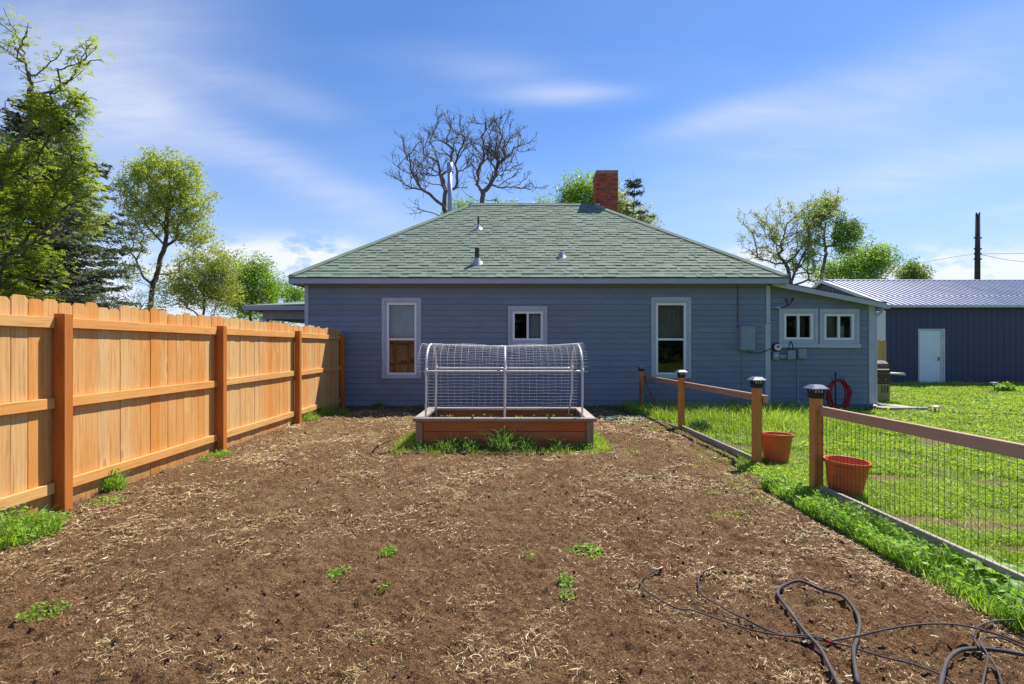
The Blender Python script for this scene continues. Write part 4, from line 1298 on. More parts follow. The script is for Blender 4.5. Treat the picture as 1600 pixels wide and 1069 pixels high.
def build_garden_fences():
    p4, p3, p2, p1 = (3.045, 5.15, 0.952), (3.01, 6.32, 0.962), (2.955, 8.95, 0.930), (2.905, 11.5, 0.922)
    garden_fence('low garden fence with black wire mesh and one capped post, beside an orange pot', [p4],
                 [(3.092, 5.20, 0.846, 3.09, 2.3, 0.852)], 'low garden fences',
                 [(3.086, 5.10, 3.086, 2.35, 0.0, 0.825, 0.052, 0.1), (3.086, 5.100, 3.03, 5.098, 0.05, 0.80, 0.055, 0.1)],
                 [(2.985, 2.3, 2.985, 5.0, 0.095)])
    garden_fence('low garden fence of three capped posts and a wooden top rail leading to the house', [p3, p2, p1],
                 [(3.065, 6.22, 0.848, 3.005, 8.93, 0.826), (3.005, 8.94, 0.826, 2.955, 11.55, 0.80)], 'low garden fences',
                 [(3.056, 6.27, 3.0, 8.95, 0.02, 0.81, 0.052, 0.1), (3.0, 8.95, 2.95, 11.5, 0.02, 0.79, 0.052, 0.1)],
                 [(2.965, 6.36, 2.92, 8.86, 0.085), (2.90, 9.0, 2.6, 10.9, 0.05)])
build_garden_fences()

# ================================================================ raised bed and hoop frame
def build_bed():
    x0, x1, y0, y1 = -1.325, 1.145, 7.15, 8.42
    t = empty('raised_garden_bed', ((x0 + x1) / 2, (y0 + y1) / 2, 0), 'long raised wooden garden bed with red brown planks and weathered grey cap boards', 'garden bed')
    O = Vector(t.location)
    def add(mb, name, mat):
        o = mb.obj(name, mat, t); o.location = -O; return o
    for i, (za, zb) in enumerate(((-0.06, 0.105), (0.11, 0.255), (0.26, 0.398))):
        for yy in (y0 + 0.022, y1 - 0.06):
            mb = MB(); mb.cbox(0, x1 - x0 - 0.2, 0, 0.038, 0, zb - za, 0.004)
            o = mb.obj('plank', M['bedplank'], t); o.location = Vector((x0 + 0.1, yy + random.uniform(-.004, .004), za)) - O
        for xx in (x0 + 0.02, x1 - 0.058):
            mb = MB(); mb.cbox(0, 0.038, 0, y1 - y0 - 0.2, 0, zb - za, 0.004)
            o = mb.obj('plank', M['bedcapy'], t); o.location = Vector((xx, y0 + 0.1, za)) - O
    for xx in (x0, x1 - 0.098):
        for yy in (y0, y1 - 0.098):
            mb = MB(); mb.cbox(xx, xx + 0.098, yy, yy + 0.098, -0.08, 0.398, 0.006); add(mb, 'corner_post', M['bedpost'])
    c = 0.035
    for yy in (y0 - c, y1 + c - 0.135):
        mb = MB(); mb.cbox(0, x1 - x0 + 2 * c, 0, 0.135, 0, 0.045, 0.005); o = mb.obj('cap_board', M['bedcapx'], t); o.location = Vector((x0 - c, yy, 0.402)) - O
    for xx in (x0 - c, x1 + c - 0.135):
        mb = MB(); mb.cbox(0, 0.135, 0, y1 - y0 + 2 * c - 0.274, 0, 0.043, 0.005); o = mb.obj('cap_board', M['bedcapy'], t); o.location = Vector((xx, y0 - c + 0.137, 0.402)) - O
    # soil inside
    xs = np.linspace(x0 + 0.06, x1 - 0.06, 120); ys = np.linspace(y0 + 0.06, y1 - 0.06, 60)
    X, Y = np.meshgrid(xs, ys)
    H = 0.29 + 0.05 * (fbm(X * 3, Y * 3, 77) - 0.5) + 0.05 * (fbm(X * 14, Y * 14, 78) - 0.5)
    nx, ny = 120, 60
    i = (np.arange(ny - 1)[:, None] * nx + np.arange(nx - 1)[None, :]).ravel()
    V = np.stack([X - O.x, Y - O.y, H], -1).reshape(-1, 3)
    link('soil', np_mesh('soil', V, np.stack([i, i + 1, i + nx + 1, i + nx], -1), M['potsoil'], True), t)

    # hoop frame of white pipe
    h = empty('hoop_frame', (-0.1, 7.8, 0.3), 'arched white plastic pipe hoop frame with wire netting standing in the raised bed', 'plant cover')
    HO = Vector(h.location)
    ya, yb, zj, zt = 7.26, 8.30, 1.09, 1.475
    def hoop(xf, xb, sag=0.0, lean=0.0):
        pts = [(xf - 0.01, ya, 0.30), (xf, ya, 0.7), (xf, ya, zj)]
        ym, ry = (ya + yb) / 2, (yb - ya) / 2
        for k in range(1, 14):
            a = math.pi - math.pi * k / 14
            f = k / 14
            pts.append((xf + (xb - xf) * f, ym + ry * math.cos(a), zj + (zt - sag - zj) * math.sin(a) ** 0.85))
        pts += [(xb, yb, zj), (xb - 0.004, yb, 0.7), (xb - lean, yb, 0.30)]
        return pts
    H3 = [hoop(-1.195, -1.205), hoop(-0.085, -0.09, 0.035), hoop(1.005, 0.98, 0, 0.06)]
    for pts in H3:
        mb = MB(); mb.tube(pts, 0.0145, 10); o = mb.obj('hoop_pipe', M['pvc'], h, smooth=True); o.location = -HO
    for (idx, dz) in ((2, 0.0), (9, -0.012), (16, 0.0)):
        for a, b in ((0, 1), (1, 2)):
            p, q = Vector(H3[a][idx]), Vector(H3[b][idx])
            mid = (p + q) / 2 + Vector((0, 0, dz))
            mb = MB(); mb.tube(spline([p, mid, q], 6), 0.0145 if idx != 9 else 0.014, 10); o = mb.obj('crossbar', M['pvc'], h, smooth=True); o.location = -HO
    for pts in H3:
        for idx in (2, 16):
            p = Vector(pts[idx]); mb = MB(); mb.tube([p - Vector((0, 0, 0.045)), p + Vector((0, 0, 0.045))], 0.020, 10); o = mb.obj('pipe_joint', M['pvc'], h, smooth=True); o.location = -HO
    # netting draped from the front bar over the top and down the back
    m_ = MB()
    def arc(u, x):
        """u 0..1 from the front bar to the bottom of the back"""
        Ltop, Lb = 1.28, 0.66
        s = u * (Ltop + Lb)
        ym, ry = (ya + yb) / 2, (yb - ya) / 2 + 0.012
        sag = 0.035 * (1 - min(1, abs(x + 0.09) / 1.1)) + 0.012 * math.sin(x * 7 + u * 9)
        if s < Ltop:
            a = math.pi - math.pi * s / Ltop
            return (ym + ry * math.cos(a), zj + (zt + 0.012 - sag - zj) * max(0, math.sin(a)) ** 0.85)
        f = (s - Ltop) / Lb
        return (yb + 0.012 + 0.02 * math.sin(f * 5 + x * 3), zj - f * 0.66)
    xs_ = np.arange(-1.31, 1.09, 0.1016)
    for x in xs_:
        sk = random.uniform(-0.01, 0.01)
        pts = []
        for k in range(31):
            u = k / 30; y, z = arc(u, x)
            pts.append((x + sk * u + 0.008 * math.sin(6 * u + x * 5) - 0.02 * u, y, z))
        m_.tube(pts, 0.0014, 4, caps=False)
    n = 38
    for k in range(n + 1):
        u = k / n; pts = []
        for x in np.linspace(-1.325, 1.085, 20):
            y, z = arc(u, x); pts.append((x - 0.02 * u, y, z + 0.004 * math.sin(x * 11 + k)))
        m_.tube(pts, 0.0013, 4, caps=False)
    o = m_.obj('wire_netting', M['galv'], h); o.location = -HO; tag(o, kind='stuff')
build_bed()

# ================================================================ pots
def build_pots():
    def pot(x, y, z, lab, tilt, rz):
        t = empty('flower_pot', (x, y, z), lab, 'flower pot', 'orange plastic pots beside the garden fence')
        t.rotation_euler = (tilt[0], tilt[1], rz)
        mb = MB()
        mb.lathe([(0.135, 0), (0.138, 0.01), (0.178, 0.29), (0.186, 0.30), (0.196, 0.305), (0.200, 0.335), (0.197, 0.342), (0.188, 0.340), (0.182, 0.31), (0.160, 0.15), (0.14, 0.02)], 72, caps=False)
        b = mb.obj('pot_body', M['terracotta'], t, smooth=True)
        m2 = MB(); m2.lathe([(0.136, 0.004), (0.001, 0.004)], 40, caps=False); m2.obj('pot_base', M['terracotta'], t)
        m2 = MB(); m2.lathe([(0.158, 0.13), (0.09, 0.145), (0.001, 0.13)], 30, caps=False); m2.obj('pot_soil', M['potsoil'], t, smooth=True)
    pot(3.30, 6.42, 0.015, 'orange plastic flower pot standing in the gap between two capped posts', (R(-2), R(2), 0), 0.4)
    pot(3.235, 5.0, 0.0, 'orange plastic flower pot standing behind the black wire mesh', (R(2), R(-2.5), 0), 1.9)
build_pots()

# ================================================================ hose stand and hose
def build_hose_stand():
    c = Vector((W(1305.5, 0, 11.6).x, 11.6, 0))
    top = W(0, 585, 11.6).z
    t = empty('hose_stand', c, 'black metal hose stand with curved hooks at the extension wall', 'hose stand')
    mb = MB(); mb.tube([(0, 0, -0.1), (0, 0, top)], 0.016, 8); mb.lathe([(0.02, top), (0.026, top + 0.02), (0.004, top + 0.05)], 10); mb.obj('stake', M['black'], t)
    for dx in (-0.12, -0.06, 0.06, 0.12):
        mb = MB(); mb.tube(spline([(0, 0, 0.66), (dx * 0.7, -0.03, 0.655), (dx, -0.07, 0.665), (dx * 1.1, -0.09, 0.72), (dx * 1.1, -0.075, 0.755)], 5), 0.008, 6); mb.obj('hook', M['black'], t)
    mb = MB()
    ph = 0; pts = []
    N_ = 7
    for k in range(N_ * 28):
        a = 2 * math.pi * k / 28 + math.pi / 2
        lp = k / (N_ * 28)
        w = 0.205 + 0.075 * math.sin(lp * 9.0) * 0.7 + 0.02 * math.sin(lp * 31)
        top_z = 0.69 - 0.02 * math.sin(lp * 17)
        bot = 0.03 + 0.05 * abs(math.sin(lp * 13))
        zc, rz = (top_z + bot) / 2, (top_z - bot) / 2
        sgn = math.sin(a)
        x = w * math.copysign(abs(math.cos(a)) ** 0.8, math.cos(a)) * (1.0 - 0.18 * (sgn > 0.75)) + 0.02
        pts.append((x + c.x + 0.03 * (lp - 0.5), c.y - 0.05 - 0.055 * lp + 0.02 * math.sin(a * 3 + lp * 20), zc + rz * sgn))
    mb.tube(pts, 0.016, 8)
    tag(mb.obj('garden_hose', M['hosered'], smooth=True), 'red garden hose hanging in a long coil on the hose stand', 'hose', 'garden hoses')
build_hose_stand()

def build_grill():
    t = empty('barbecue_grill', (9.22, 13.25, 0), 'olive brown barbecue grill with side shelf half hidden behind the house corner', 'grill')
    mb = MB(); mb.cbox(-0.34, 0.345, -0.24, 0.24, 0.06, 0.50, 0.012); cab = mb.obj('cabinet', M['grillbody'], t)
    mb = MB()
    for i in range(3):
        mb = MB()
        for s in range(1): mb.box(0.12 + 0.07 * i, 0.155 + 0.07 * i, -0.2415, -0.2405, 0.28 + 0.05 * s, 0.46 + 0.05 * s)
        mb.obj('louvre', M['grillhood'], cab)
    mb = MB(); mb.cbox(-0.36, 0.36, -0.25, 0.25, 0.505, 0.74, 0.01); mb.obj('firebox', M['grillhood'], t)
    for dx in (-0.2, 0.0, 0.2):
        k = MB(); k.lathe([(0.03, 0), (0.026, 0.03)], 12); o = k.obj('knob', M['handle'], t, (dx, -0.25, 0.62)); o.rotation_euler = (R(90), 0, 0)
    mb = MB(); prof = []
    vs = []
    for x in (-0.35, 0.35):
        for k in range(9):
            a = math.pi * k / 8
            vs.append((x, -0.24 * math.cos(a), 0.77 + 0.31 * math.sin(a) ** 0.8))
    fs = [(k, k + 1, 10 + k, 9 + k) for k in range(8)] + [tuple(range(8, -1, -1)), tuple(range(9, 18)), (0, 9, 17, 8)]
    mb.add(vs, fs); mb.fix = True; hood = mb.obj('hood', M['grillhood'], t)
    mb = MB(); mb.tube([(-0.28, -0.29, 0.86), (0.28, -0.29, 0.86)], 0.014, 8); mb.obj('handle', M['grillshelf'], hood)
    for s in (-1, 1):
        mb = MB(); a, b = sorted((s * 0.36, s * 0.72)); mb.cbox(a, b, -0.24, 0.24, 0.735, 0.775, 0.01); mb.tube([(s * 0.72, -0.22, 0.75), (s * 0.76, -0.2, 0.72), (s * 0.76, 0.2, 0.72), (s * 0.72, 0.22, 0.75)], 0.014, 6); mb.obj('side_shelf', M['grillshelf'], t)
    for dx in (-0.26, 0.26):
        for dy in (-0.18, 0.18):
            mb = MB(); mb.lathe([(0.02, -0.03), (0.03, 0), (0.02, 0.06)], 10, (dx, dy, 0.03)); mb.obj('caster', M['black'], t)
    # short run of cedar fence behind it
    f = empty('cedar_fence_panel', (10.56, 15.2, 0), 'short orange cedar fence panel glimpsed behind the grill', 'fence')
    for i in range(10):
        x = -0.9 + i * 0.14
        mb = MB(); w, h, c = 0.136, 1.62, 0.028
        pr = [(0, 0.03), (w, 0.03), (w, h - c), (w - c, h), (c, h), (0, h - c)]
        vs = [(a, 0, b) for a, b in pr] + [(a, 0.018, b) for a, b in pr]
        mb.add(vs, [(0, 1, 2, 3, 4, 5), (11, 10, 9, 8, 7, 6)] + [(q, 6 + q, 6 + (q + 1) % 6, (q + 1) % 6) for q in range(6)]); mb.fix = True
        mb.obj('picket', M['picket'], f, (x, random.uniform(-.003, .003), 0))
    for z in (0.3, 1.3):
        mb = MB(); mb.cbox(-0.9, 0.5, 0.019, 0.057, z, z + 0.089, 0.003); mb.obj('rail', M['rail'], f)
build_grill()

mb = MB(); a = W(1368, 0, 12).x
mb.cbox(a - 0.05, a + 0.75, 11.72, 12.35, -0.05, 0.055, 0.01)
tag(mb.obj('concrete_slab', M['concrete']), kind='structure')

def path_light(px, py, lab, h, tilt=0):
    p = G(px, py)
    t = empty('path_light', p, lab, 'garden light', 'small solar path lights in the lawn')
    mb = MB(); mb.tube([(0, 0, -0.05), (0, 0, h * 0.75)], 0.014, 8); mb.obj('stake', M['black'], t)
    mb = MB(); mb.lathe([(0.04, h * 0.72), (0.055, h * 0.9), (0.05, h * 0.92)], 14); mb.obj('lens', M['lens'], t)
    mb = MB(); mb.lathe([(0.05, h * 0.9), (0.115, h * 0.93), (0.10, h * 0.98), (0.03, h * 1.03)], 16); mb.obj('lamp_shade', M['capmetal'], t)
path_light(1553.5, 614, 'small black path light on a stake in the lawn before the shed', 0.33)
path_light(1461, 645, 'short dark path light low in the lawn beyond the downspout pipe', 0.16)

# ================================================================ trees
L_LOCUST = mat_leaf('locust leaves', (0.18, 0.265, 0.035), (0.35, 0.43, 0.085), None, 0.5, 0.45, 1.5)
L_SPRUCE = mat_leaf('spruce needles', (0.065, 0.098, 0.050), (0.16, 0.20, 0.105), (0.20, 0.17, 0.10), 0.6, 0.28, 1.0)
L_ASH = mat_leaf('ash leaves', (0.24, 0.34, 0.055), (0.46, 0.52, 0.11), None, 0.5, 0.45, 1.0)
L_BRIGHT = mat_leaf('bright maple leaves', (0.13, 0.26, 0.028), (0.27, 0.43, 0.055), None, 0.45, 0.45, 0.9)
L_YELLOW = mat_leaf('yellow green leaves', (0.20, 0.27, 0.045), (0.36, 0.42, 0.085), None, 0.5, 0.45, 0.9)
L_DARK = mat_leaf('dark green leaves', (0.12, 0.21, 0.032), (0.25, 0.37, 0.068), None, 0.5, 0.4, 0.9)
L_BUD = mat_leaf('sparse buds', (0.05, 0.06, 0.03), (0.12, 0.14, 0.05), None, 0.6, 0.3, 0.9)
L_PALE = mat_leaf('pale spring leaves', (0.22, 0.28, 0.07), (0.36, 0.40, 0.13), None, 0.5, 0.45, 0.9)
L_CONIFER = mat_leaf('grey green conifer needles', (0.035, 0.058, 0.034), (0.095, 0.125, 0.065), None, 0.6, 0.15, 0.9)

def skeleton(trunk, pts, bf=0.35, grav=0.0):
    """grow a branching tree that reaches all pts from a trunk polyline; returns nodes, parents"""
    nodes = [np.array(p, float) for p in trunk]
    par = [-1] + list(range(len(trunk) - 1))
    plen = [0.0]
    for i in range(1, len(trunk)): plen.append(plen[-1] + np.linalg.norm(nodes[i] - nodes[i - 1]))
    P = np.array(pts, float)
    n = len(P)
    best = np.full(n, 1e9); bp = np.zeros(n, int)
    start = max(1, int(len(trunk) * 0.3))
    def upd(j):
        nonlocal best, bp
        d = P - nodes[j]
        dist = np.linalg.norm(d, axis=1)
        up = np.clip(-d[:, 2], 0, None)               # growing downwards costs extra
        c = dist + bf * (plen[j] + dist) + up * 0.8
        m_ = c < best
        best[m_] = c[m_]; bp[m_] = j
    for j in range(start, len(trunk)): upd(j)
    done = np.zeros(n, bool)
    for _ in range(n):
        i = int(np.argmin(np.where(done, 1e9, best)))
        done[i] = True
        j = bp[i]
        nodes.append(P[i]); par.append(j); plen.append(plen[j] + np.linalg.norm(P[i] - nodes[j]))
        upd(len(nodes) - 1)
        best[done] = 1e9 * 2
    return np.array(nodes), np.array(par)

def sprout(nodes, par, skip, n, tlen, g):
    """side shoots: each leaves its branch at an acute angle, bends upward and forks into shorter ones"""
    nodes = [np.array(p) for p in nodes]; par = list(par)
    ch = list(range(skip, len(nodes)))
    d0 = {i: (nodes[i] - nodes[par[i]]) for i in ch}
    gen = {i: 0 for i in ch}
    pool = ch[:]
    for _ in range(n):
        i = pool[g.integers(0, len(pool))]
        if gen[i] > 6: continue
        d = d0[i] / (np.linalg.norm(d0[i]) + 1e-9)
        s = g.normal(0, 0.48, 3); s[2] = s[2] * 0.7 + 0.20
        v = d + s; v /= np.linalg.norm(v)
        L_ = tlen * g.uniform(0.5, 1.25) * (0.88 ** gen[i])
        st = nodes[i]
        if gen[i] == 0 and par[i] >= 0: st = nodes[par[i]] * 0 + nodes[i]
        nodes.append(st + v * L_); par.append(i); k = len(nodes) - 1
        d0[k] = v * L_; gen[k] = gen[i] + 1; pool.append(k)
        if gen[k] < 4: pool.append(k)
    return np.array(nodes), np.array(par)

def tubes(nodes, par, tip_r, power, wob=0.05, maxr=0.3, split=True):
    """one frustum chain per edge (bent in the middle), radii by the pipe model"""
    n = len(nodes)
    rp = np.zeros(n)
    kids = np.zeros(n, int)
    for i in range(1, n): kids[par[i]] += 1
    for i in range(n - 1, 0, -1):
        if rp[i] == 0: rp[i] = tip_r ** power
        rp[par[i]] += rp[i]
    r = np.minimum(rp ** (1 / power), maxr)
    A, B, RA, RB = [], [], [], []
    rr = np.random.default_rng(5)
    for i in range(1, n):
        a, b = nodes[par[i]], nodes[i]
        ra, rb = min(r[par[i]], r[i] * 1.25), r[i]
        L_ = np.linalg.norm(b - a)
        if split and L_ > 0.15:
            m1 = a + (b - a) * 0.35 + rr.normal(0, wob * L_, 3); m2 = a + (b - a) * 0.7 + rr.normal(0, wob * L_, 3)
            A += [a, m1, m2]; B += [m1, m2, b]
            RA += [ra, ra * .7 + rb * .3, ra * .35 + rb * .65]; RB += [ra * .7 + rb * .3, ra * .35 + rb * .65, rb]
        else:
            A.append(a); B.append(b); RA.append(ra); RB.append(rb)
    A, B, RA, RB = map(np.array, (A, B, RA, RB))
    def build(sel, k):
        a, b, ra, rb = A[sel], B[sel], RA[sel], RB[sel]
        t = b - a; t /= np.linalg.norm(t, axis=1, keepdims=True) + 1e-9
        ref = np.where(np.abs(t[:, 2:3]) < 0.9, np.array([[0, 0, 1.0]]), np.array([[1.0, 0, 0]]))
        x = np.cross(t, ref); x /= np.linalg.norm(x, axis=1, keepdims=True) + 1e-9
        y = np.cross(t, x)
        an = 2 * np.pi * np.arange(k) / k
        ring = x[:, None, :] * np.cos(an)[None, :, None] + y[:, None, :] * np.sin(an)[None, :, None]
        ext = t * np.minimum(rb * 0.3, 0.02)[:, None]
        V = np.concatenate([a[:, None] + ring * ra[:, None, None], (b + ext)[:, None] + ring * rb[:, None, None]], 1).reshape(-1, 3)
        base = (np.arange(len(a)) * 2 * k)[:, None]
        j = np.arange(k)[None, :]; j2 = (j + 1) % k
        F = np.stack([base + j2, base + j, base + k + j, base + k + j2], -1).reshape(-1, 4)
        return V, F
    thick = np.maximum(RA, RB) > 0.035
    V1, F1 = build(thick, 7) if thick.any() else (np.zeros((0, 3)), np.zeros((0, 4), int))
    V2, F2 = build(~thick, 4)
    return np.concatenate([V1, V2]), np.concatenate([F1, F2 + len(V1)]), kids == 0

def leaves(centers, m_, spread, size, asp=0.55, up=0.35, g=None):
    g = g or rng
    n = len(centers) * m_
    q = g.normal(0, 1, (n, 3)); q /= np.linalg.norm(q, axis=1, keepdims=True)
    c = np.repeat(centers, m_, 0) + q * (spread * 1.7 * g.uniform(0, 1, (n, 1)) ** 0.5) * np.array([1, 1, 0.8])
    u = g.normal(0, 1, (n, 3)); u[:, 2] *= 0.6; u /= np.linalg.norm(u, axis=1, keepdims=True)
    nr = g.normal(0, 1, (n, 3)); nr[:, 2] += up * 2
    v = np.cross(nr, u); v /= np.linalg.norm(v, axis=1, keepdims=True) + 1e-9
    l = size * g.uniform(0.6, 1.25, (n, 1))
    V = np.stack([c - u * l * 0.5, c - v * l * asp * 0.5 + u * l * 0.05, c + u * l * 0.5, c + v * l * asp * 0.5 + u * l * 0.05], 1).reshape(-1, 3)
    F = np.arange(n * 4).reshape(-1, 4)
    return V, F

def blob_points(blobs, Y, n, g, depth=0.9, shell=0.35):
    """points in ellipsoids given by photo centre and radius, at distance Y, with true depth"""
    a = np.array([b[2] * b[3] * (b[4] if len(b) > 4 else 1) for b in blobs], float); a /= a.sum()
    out = []
    for k in range(n):
        b = blobs[g.choice(len(blobs), p=a)]
        d = g.normal(0, 1, 3); d /= np.linalg.norm(d)
        q = d * g.uniform(shell, 1) ** 0.5
        c = W(b[0], b[1], Y)
        s = Y / FPX
        dep = depth * 0.5 * (b[2] + b[3]) * s
        yo = (b[5] if len(b) > 5 else 0)
        out.append((c.x + q[0] * b[2] * s, Y + yo + q[1] * dep, c.z + q[2] * b[3] * s))
    return np.array(out)

def tree(name, label, Y, trunk_px, blobs, n, bark, leafmat, nleaf, spread, lsize, tip=0.006, power=2.3, bf=0.35, maxr=0.25, seed=1, depth=0.9, asp=0.55, group=None, shell=0.35, leafpts=None, cat='tree', limb='trunk', wob=0.06, tips_only=False, twigs=0, tlen=0.5, jit=0.22):
    g = np.random.default_rng(seed)
    tr = [np.array(W(p[0], p[1], Y)) + np.array([0, (p[2] if len(p) > 2 else 0), 0]) for p in trunk_px]
    base = np.array([tr[0][0], tr[0][1], -0.1])
    tr = [base] + tr
    fine = []
    for a, b in zip(tr, tr[1:]):
        k = max(2, int(np.linalg.norm(b - a) / 0.45))
        for q in range(k): fine.append(a + (b - a) * q / k + g.normal(0, 0.03, 3) * (q > 0))
    fine.append(tr[-1])
    P = blob_points(blobs, Y, n, g, depth, shell)
    P = P + g.normal(0, jit, P.shape)
    if twigs:
        nodes, par = skeleton(fine, P[:twigs], bf)
        nodes, par = sprout(nodes, par, len(fine), n, tlen, g)
    else:
        nodes, par = skeleton(fine, P, bf)
    V, F, tipm = tubes(nodes, par, tip, power, wob, maxr)
    t = empty(name, tuple(base + np.array([0, 0, 0.1])), label, cat, group)
    O = np.array(t.location)
    link(limb, np_mesh(limb, V - O, F, bark, True), t)
    if nleaf:
        C = nodes[len(fine):]
        if tips_only: C = nodes[tipm]
        if leafpts is not None:
            sel = g.uniform(0, 1, len(C)) < leafpts(C)
            C = C[sel]
        if len(C):
            # leaves also along the last stretch of each twig
            LV, LF = leaves(C, nleaf, spread, lsize, asp, g=g)
            tag(link('crown', np_mesh('crown', LV - O, LF, leafmat), t), None)
    return t

def build_trees():
    # two nearly bare trees behind the roof
    tree('bare_tree', 'nearly bare spreading tree behind the steel stove pipe, with a long low branch', 23,
         [(708, 420), (702, 360), (694, 322)],
         [(648, 262, 28, 34), (672, 236, 32, 34), (702, 222, 26, 28), (720, 236, 16, 30), (656, 292, 32, 14), (692, 270, 26, 34), (632, 330, 22, 12, 0.6), (664, 340, 38, 10, 0.4), (714, 262, 16, 40), (638, 246, 16, 20, .6)],
         1350, M['barkdark'], L_BUD, 2, 0.06, 0.06, tip=0.0062, power=2.35, jit=0.08, bf=0.65, wob=0.04, twigs=120, tlen=0.30, maxr=0.13, seed=3, group='bare trees behind the roof', depth=0.8, shell=0.05)
    tree('bare_tree', 'nearly bare upright tree with a dense round crown above the ridge', 22.5,
         [(752, 430), (752, 330), (754, 300)],
         [(778, 228, 28, 32), (762, 212, 20, 24), (796, 256, 24, 32), (752, 248, 20, 26), (790, 288, 30, 16), (818, 292, 20, 12, .8), (748, 280, 14, 16, .6), (770, 258, 28, 28), (798, 230, 18, 24)],
         1350, M['barkdark'], L_BUD, 2, 0.06, 0.06, tip=0.0062, power=2.35, jit=0.08, bf=0.65, wob=0.04, twigs=120, tlen=0.30, maxr=0.13, seed=4, group='bare trees behind the roof', depth=0.8, shell=0.05)
    tree('bushy_tree', 'low green treetop peeking over the ridge beside the stove pipe', 30, [(725, 420), (725, 350)],
         [(722, 322, 22, 10), (738, 330, 22, 14), (705, 340, 20, 16), (790, 322, 26, 8), (850, 318, 16, 6)], 240, M['bark'], L_BRIGHT, 16, 0.2, 0.11, seed=5, shell=0.1)
    tree('leafy_tree', 'bright green round treetop partly hidden by the brick chimney', 26, [(905, 480), (905, 370), (903, 330)],
         [(903, 298, 33, 20), (885, 310, 22, 14), (925, 305, 22, 26), (905, 325, 36, 16)], 420, M['bark'], L_BRIGHT, 22, 0.2, 0.11, seed=6, shell=0.1)
    tree('leafy_tree', 'yellow green leafy tree standing right behind the chimney', 27, [(980, 480), (980, 380), (978, 350)],
         [(970, 325, 24, 22), (985, 345, 28, 16), (1005, 352, 26, 12), (960, 312, 16, 22)], 360, M['bark'], L_YELLOW, 20, 0.2, 0.11, seed=7, shell=0.1)
    # left: ash with open crown
    def open_crown(C): return 0.75 + 0 * C[:, 0]
    tree('ash_tree', 'open crowned young tree with a leaning trunk left of the house', 23,
         [(232, 500), (236, 470), (244, 430), (250, 405), (258, 385), (262, 350), (262, 310), (264, 275)],
         [(262, 282, 52, 42), (300, 310, 36, 36), (222, 300, 36, 48), (255, 330, 56, 40), (300, 360, 36, 28), (210, 370, 26, 34, .6), (235, 262, 34, 24), (310, 385, 26, 14, .5), (215, 425, 26, 24, .4), (275, 420, 34, 10, .3), (285, 265, 30, 22)],
         1250, M['bark'], L_ASH, 22, 0.16, 0.10, tip=0.0075, power=2.3, bf=0.6, wob=0.04, seed=8, depth=0.9, shell=0.15, jit=0.12)
    tree('bushy_tree', 'pale yellow green bushy tree behind the fence, left of the brighter ones', 28, [(320, 500), (318, 450), (322, 430)],
         [(318, 425, 42, 34), (345, 408, 30, 26), (295, 445, 34, 30), (345, 445, 40, 34), (270, 455, 30, 26, .7), (325, 465, 60, 20)], 700, M['bark'], L_YELLOW, 26, 0.22, 0.115, seed=9, shell=0.15)
    tree('leafy_tree', 'bright green dense tree behind the fence near the porch roof', 31, [(392, 500), (392, 460)],
         [(385, 428, 26, 28), (400, 445, 32, 34), (372, 455, 22, 34), (420, 450, 26, 26), (405, 415, 20, 14), (395, 475, 50, 20)], 620, M['bark'], L_BRIGHT, 24, 0.22, 0.125, seed=10, shell=0.15)
    tree('leafy_tree', 'green tree showing beneath and behind the porch roof', 36, [(445, 520), (445, 480)],
         [(432, 450, 22, 24), (455, 458, 24, 14), (470, 465, 20, 20), (440, 490, 40, 18), (462, 445, 12, 10, .5), (400, 500, 40, 16)], 420, M['bark'], L_BRIGHT, 20, 0.24, 0.14, seed=11, shell=0.15)
    tree('dark_shrub', 'dark green shrub low behind the fence between two trees', 21, [(215, 520), (215, 490)],
         [(205, 470, 36, 16), (250, 478, 26, 10), (170, 470, 34, 22)], 160, M['bark'], L_PALE, 6, 0.16, 0.09, seed=12, cat='shrub', shell=0.1)
    # right: pale open tree, leafy tree, round tree
    tree('open_tree', 'thin pale tree with open branches right of the main roof', 27,
         [(1240, 480), (1233, 430), (1228, 412)],
         [(1190, 385, 26, 20), (1205, 365, 26, 16), (1178, 395, 18, 18, .7), (1215, 390, 24, 24), (1246, 345, 18, 20, .7), (1252, 375, 20, 30), (1225, 375, 20, 16), (1200, 408, 24, 12, .5), (1258, 420, 22, 26)],
         420, M['bark'], L_PALE, 22, 0.13, 0.095, tip=0.009, power=2.2, bf=0.6, wob=0.05, twigs=90, tlen=0.5, seed=13, shell=0.05)
    tree('leafy_tree', 'tall uneven leafy green tree behind the shed roof', 28,
         [(1288, 480), (1284, 430), (1290, 400), (1288, 360)],
         [(1280, 330, 19, 17), (1272, 345, 14, 14), (1292, 322, 12, 10), (1310, 343, 10, 9), (1322, 368, 22, 16), (1335, 360, 12, 10), (1268, 378, 12, 16), (1318, 385, 14, 14)],
         460, M['bark'], L_DARK, 30, 0.17, 0.105, tip=0.009, bf=0.3, seed=14, shell=0.1)
    tree('leafy_tree', 'bright green spreading tree just above the shed roof', 30,
         [(1330, 480), (1328, 430)],
         [(1345, 405, 34, 20), (1370, 400, 22, 16), (1385, 412, 16, 16), (1330, 425, 40, 16), (1365, 425, 30, 12), (1300, 425, 22, 14), (1270, 420, 16, 14, .6)],
         680, M['bark'], L_BRIGHT, 20, 0.2, 0.12, tip=0.009, bf=0.3, seed=15, shell=0.1)
    tree('round_tree', 'small round dark green tree behind the shed, left of the pole', 38,
         [(1425, 500), (1425, 450)], [(1425, 428, 20, 18), (1415, 437, 18, 12), (1436, 436, 16, 12), (1424, 417, 12, 9)], 300, M['bark'], L_DARK, 20, 0.22, 0.14, seed=16, shell=0.1)
    # wood behind the viewpoint, mirrored in the right-hand windows
    g = np.random.default_rng(40)
    n = 26000
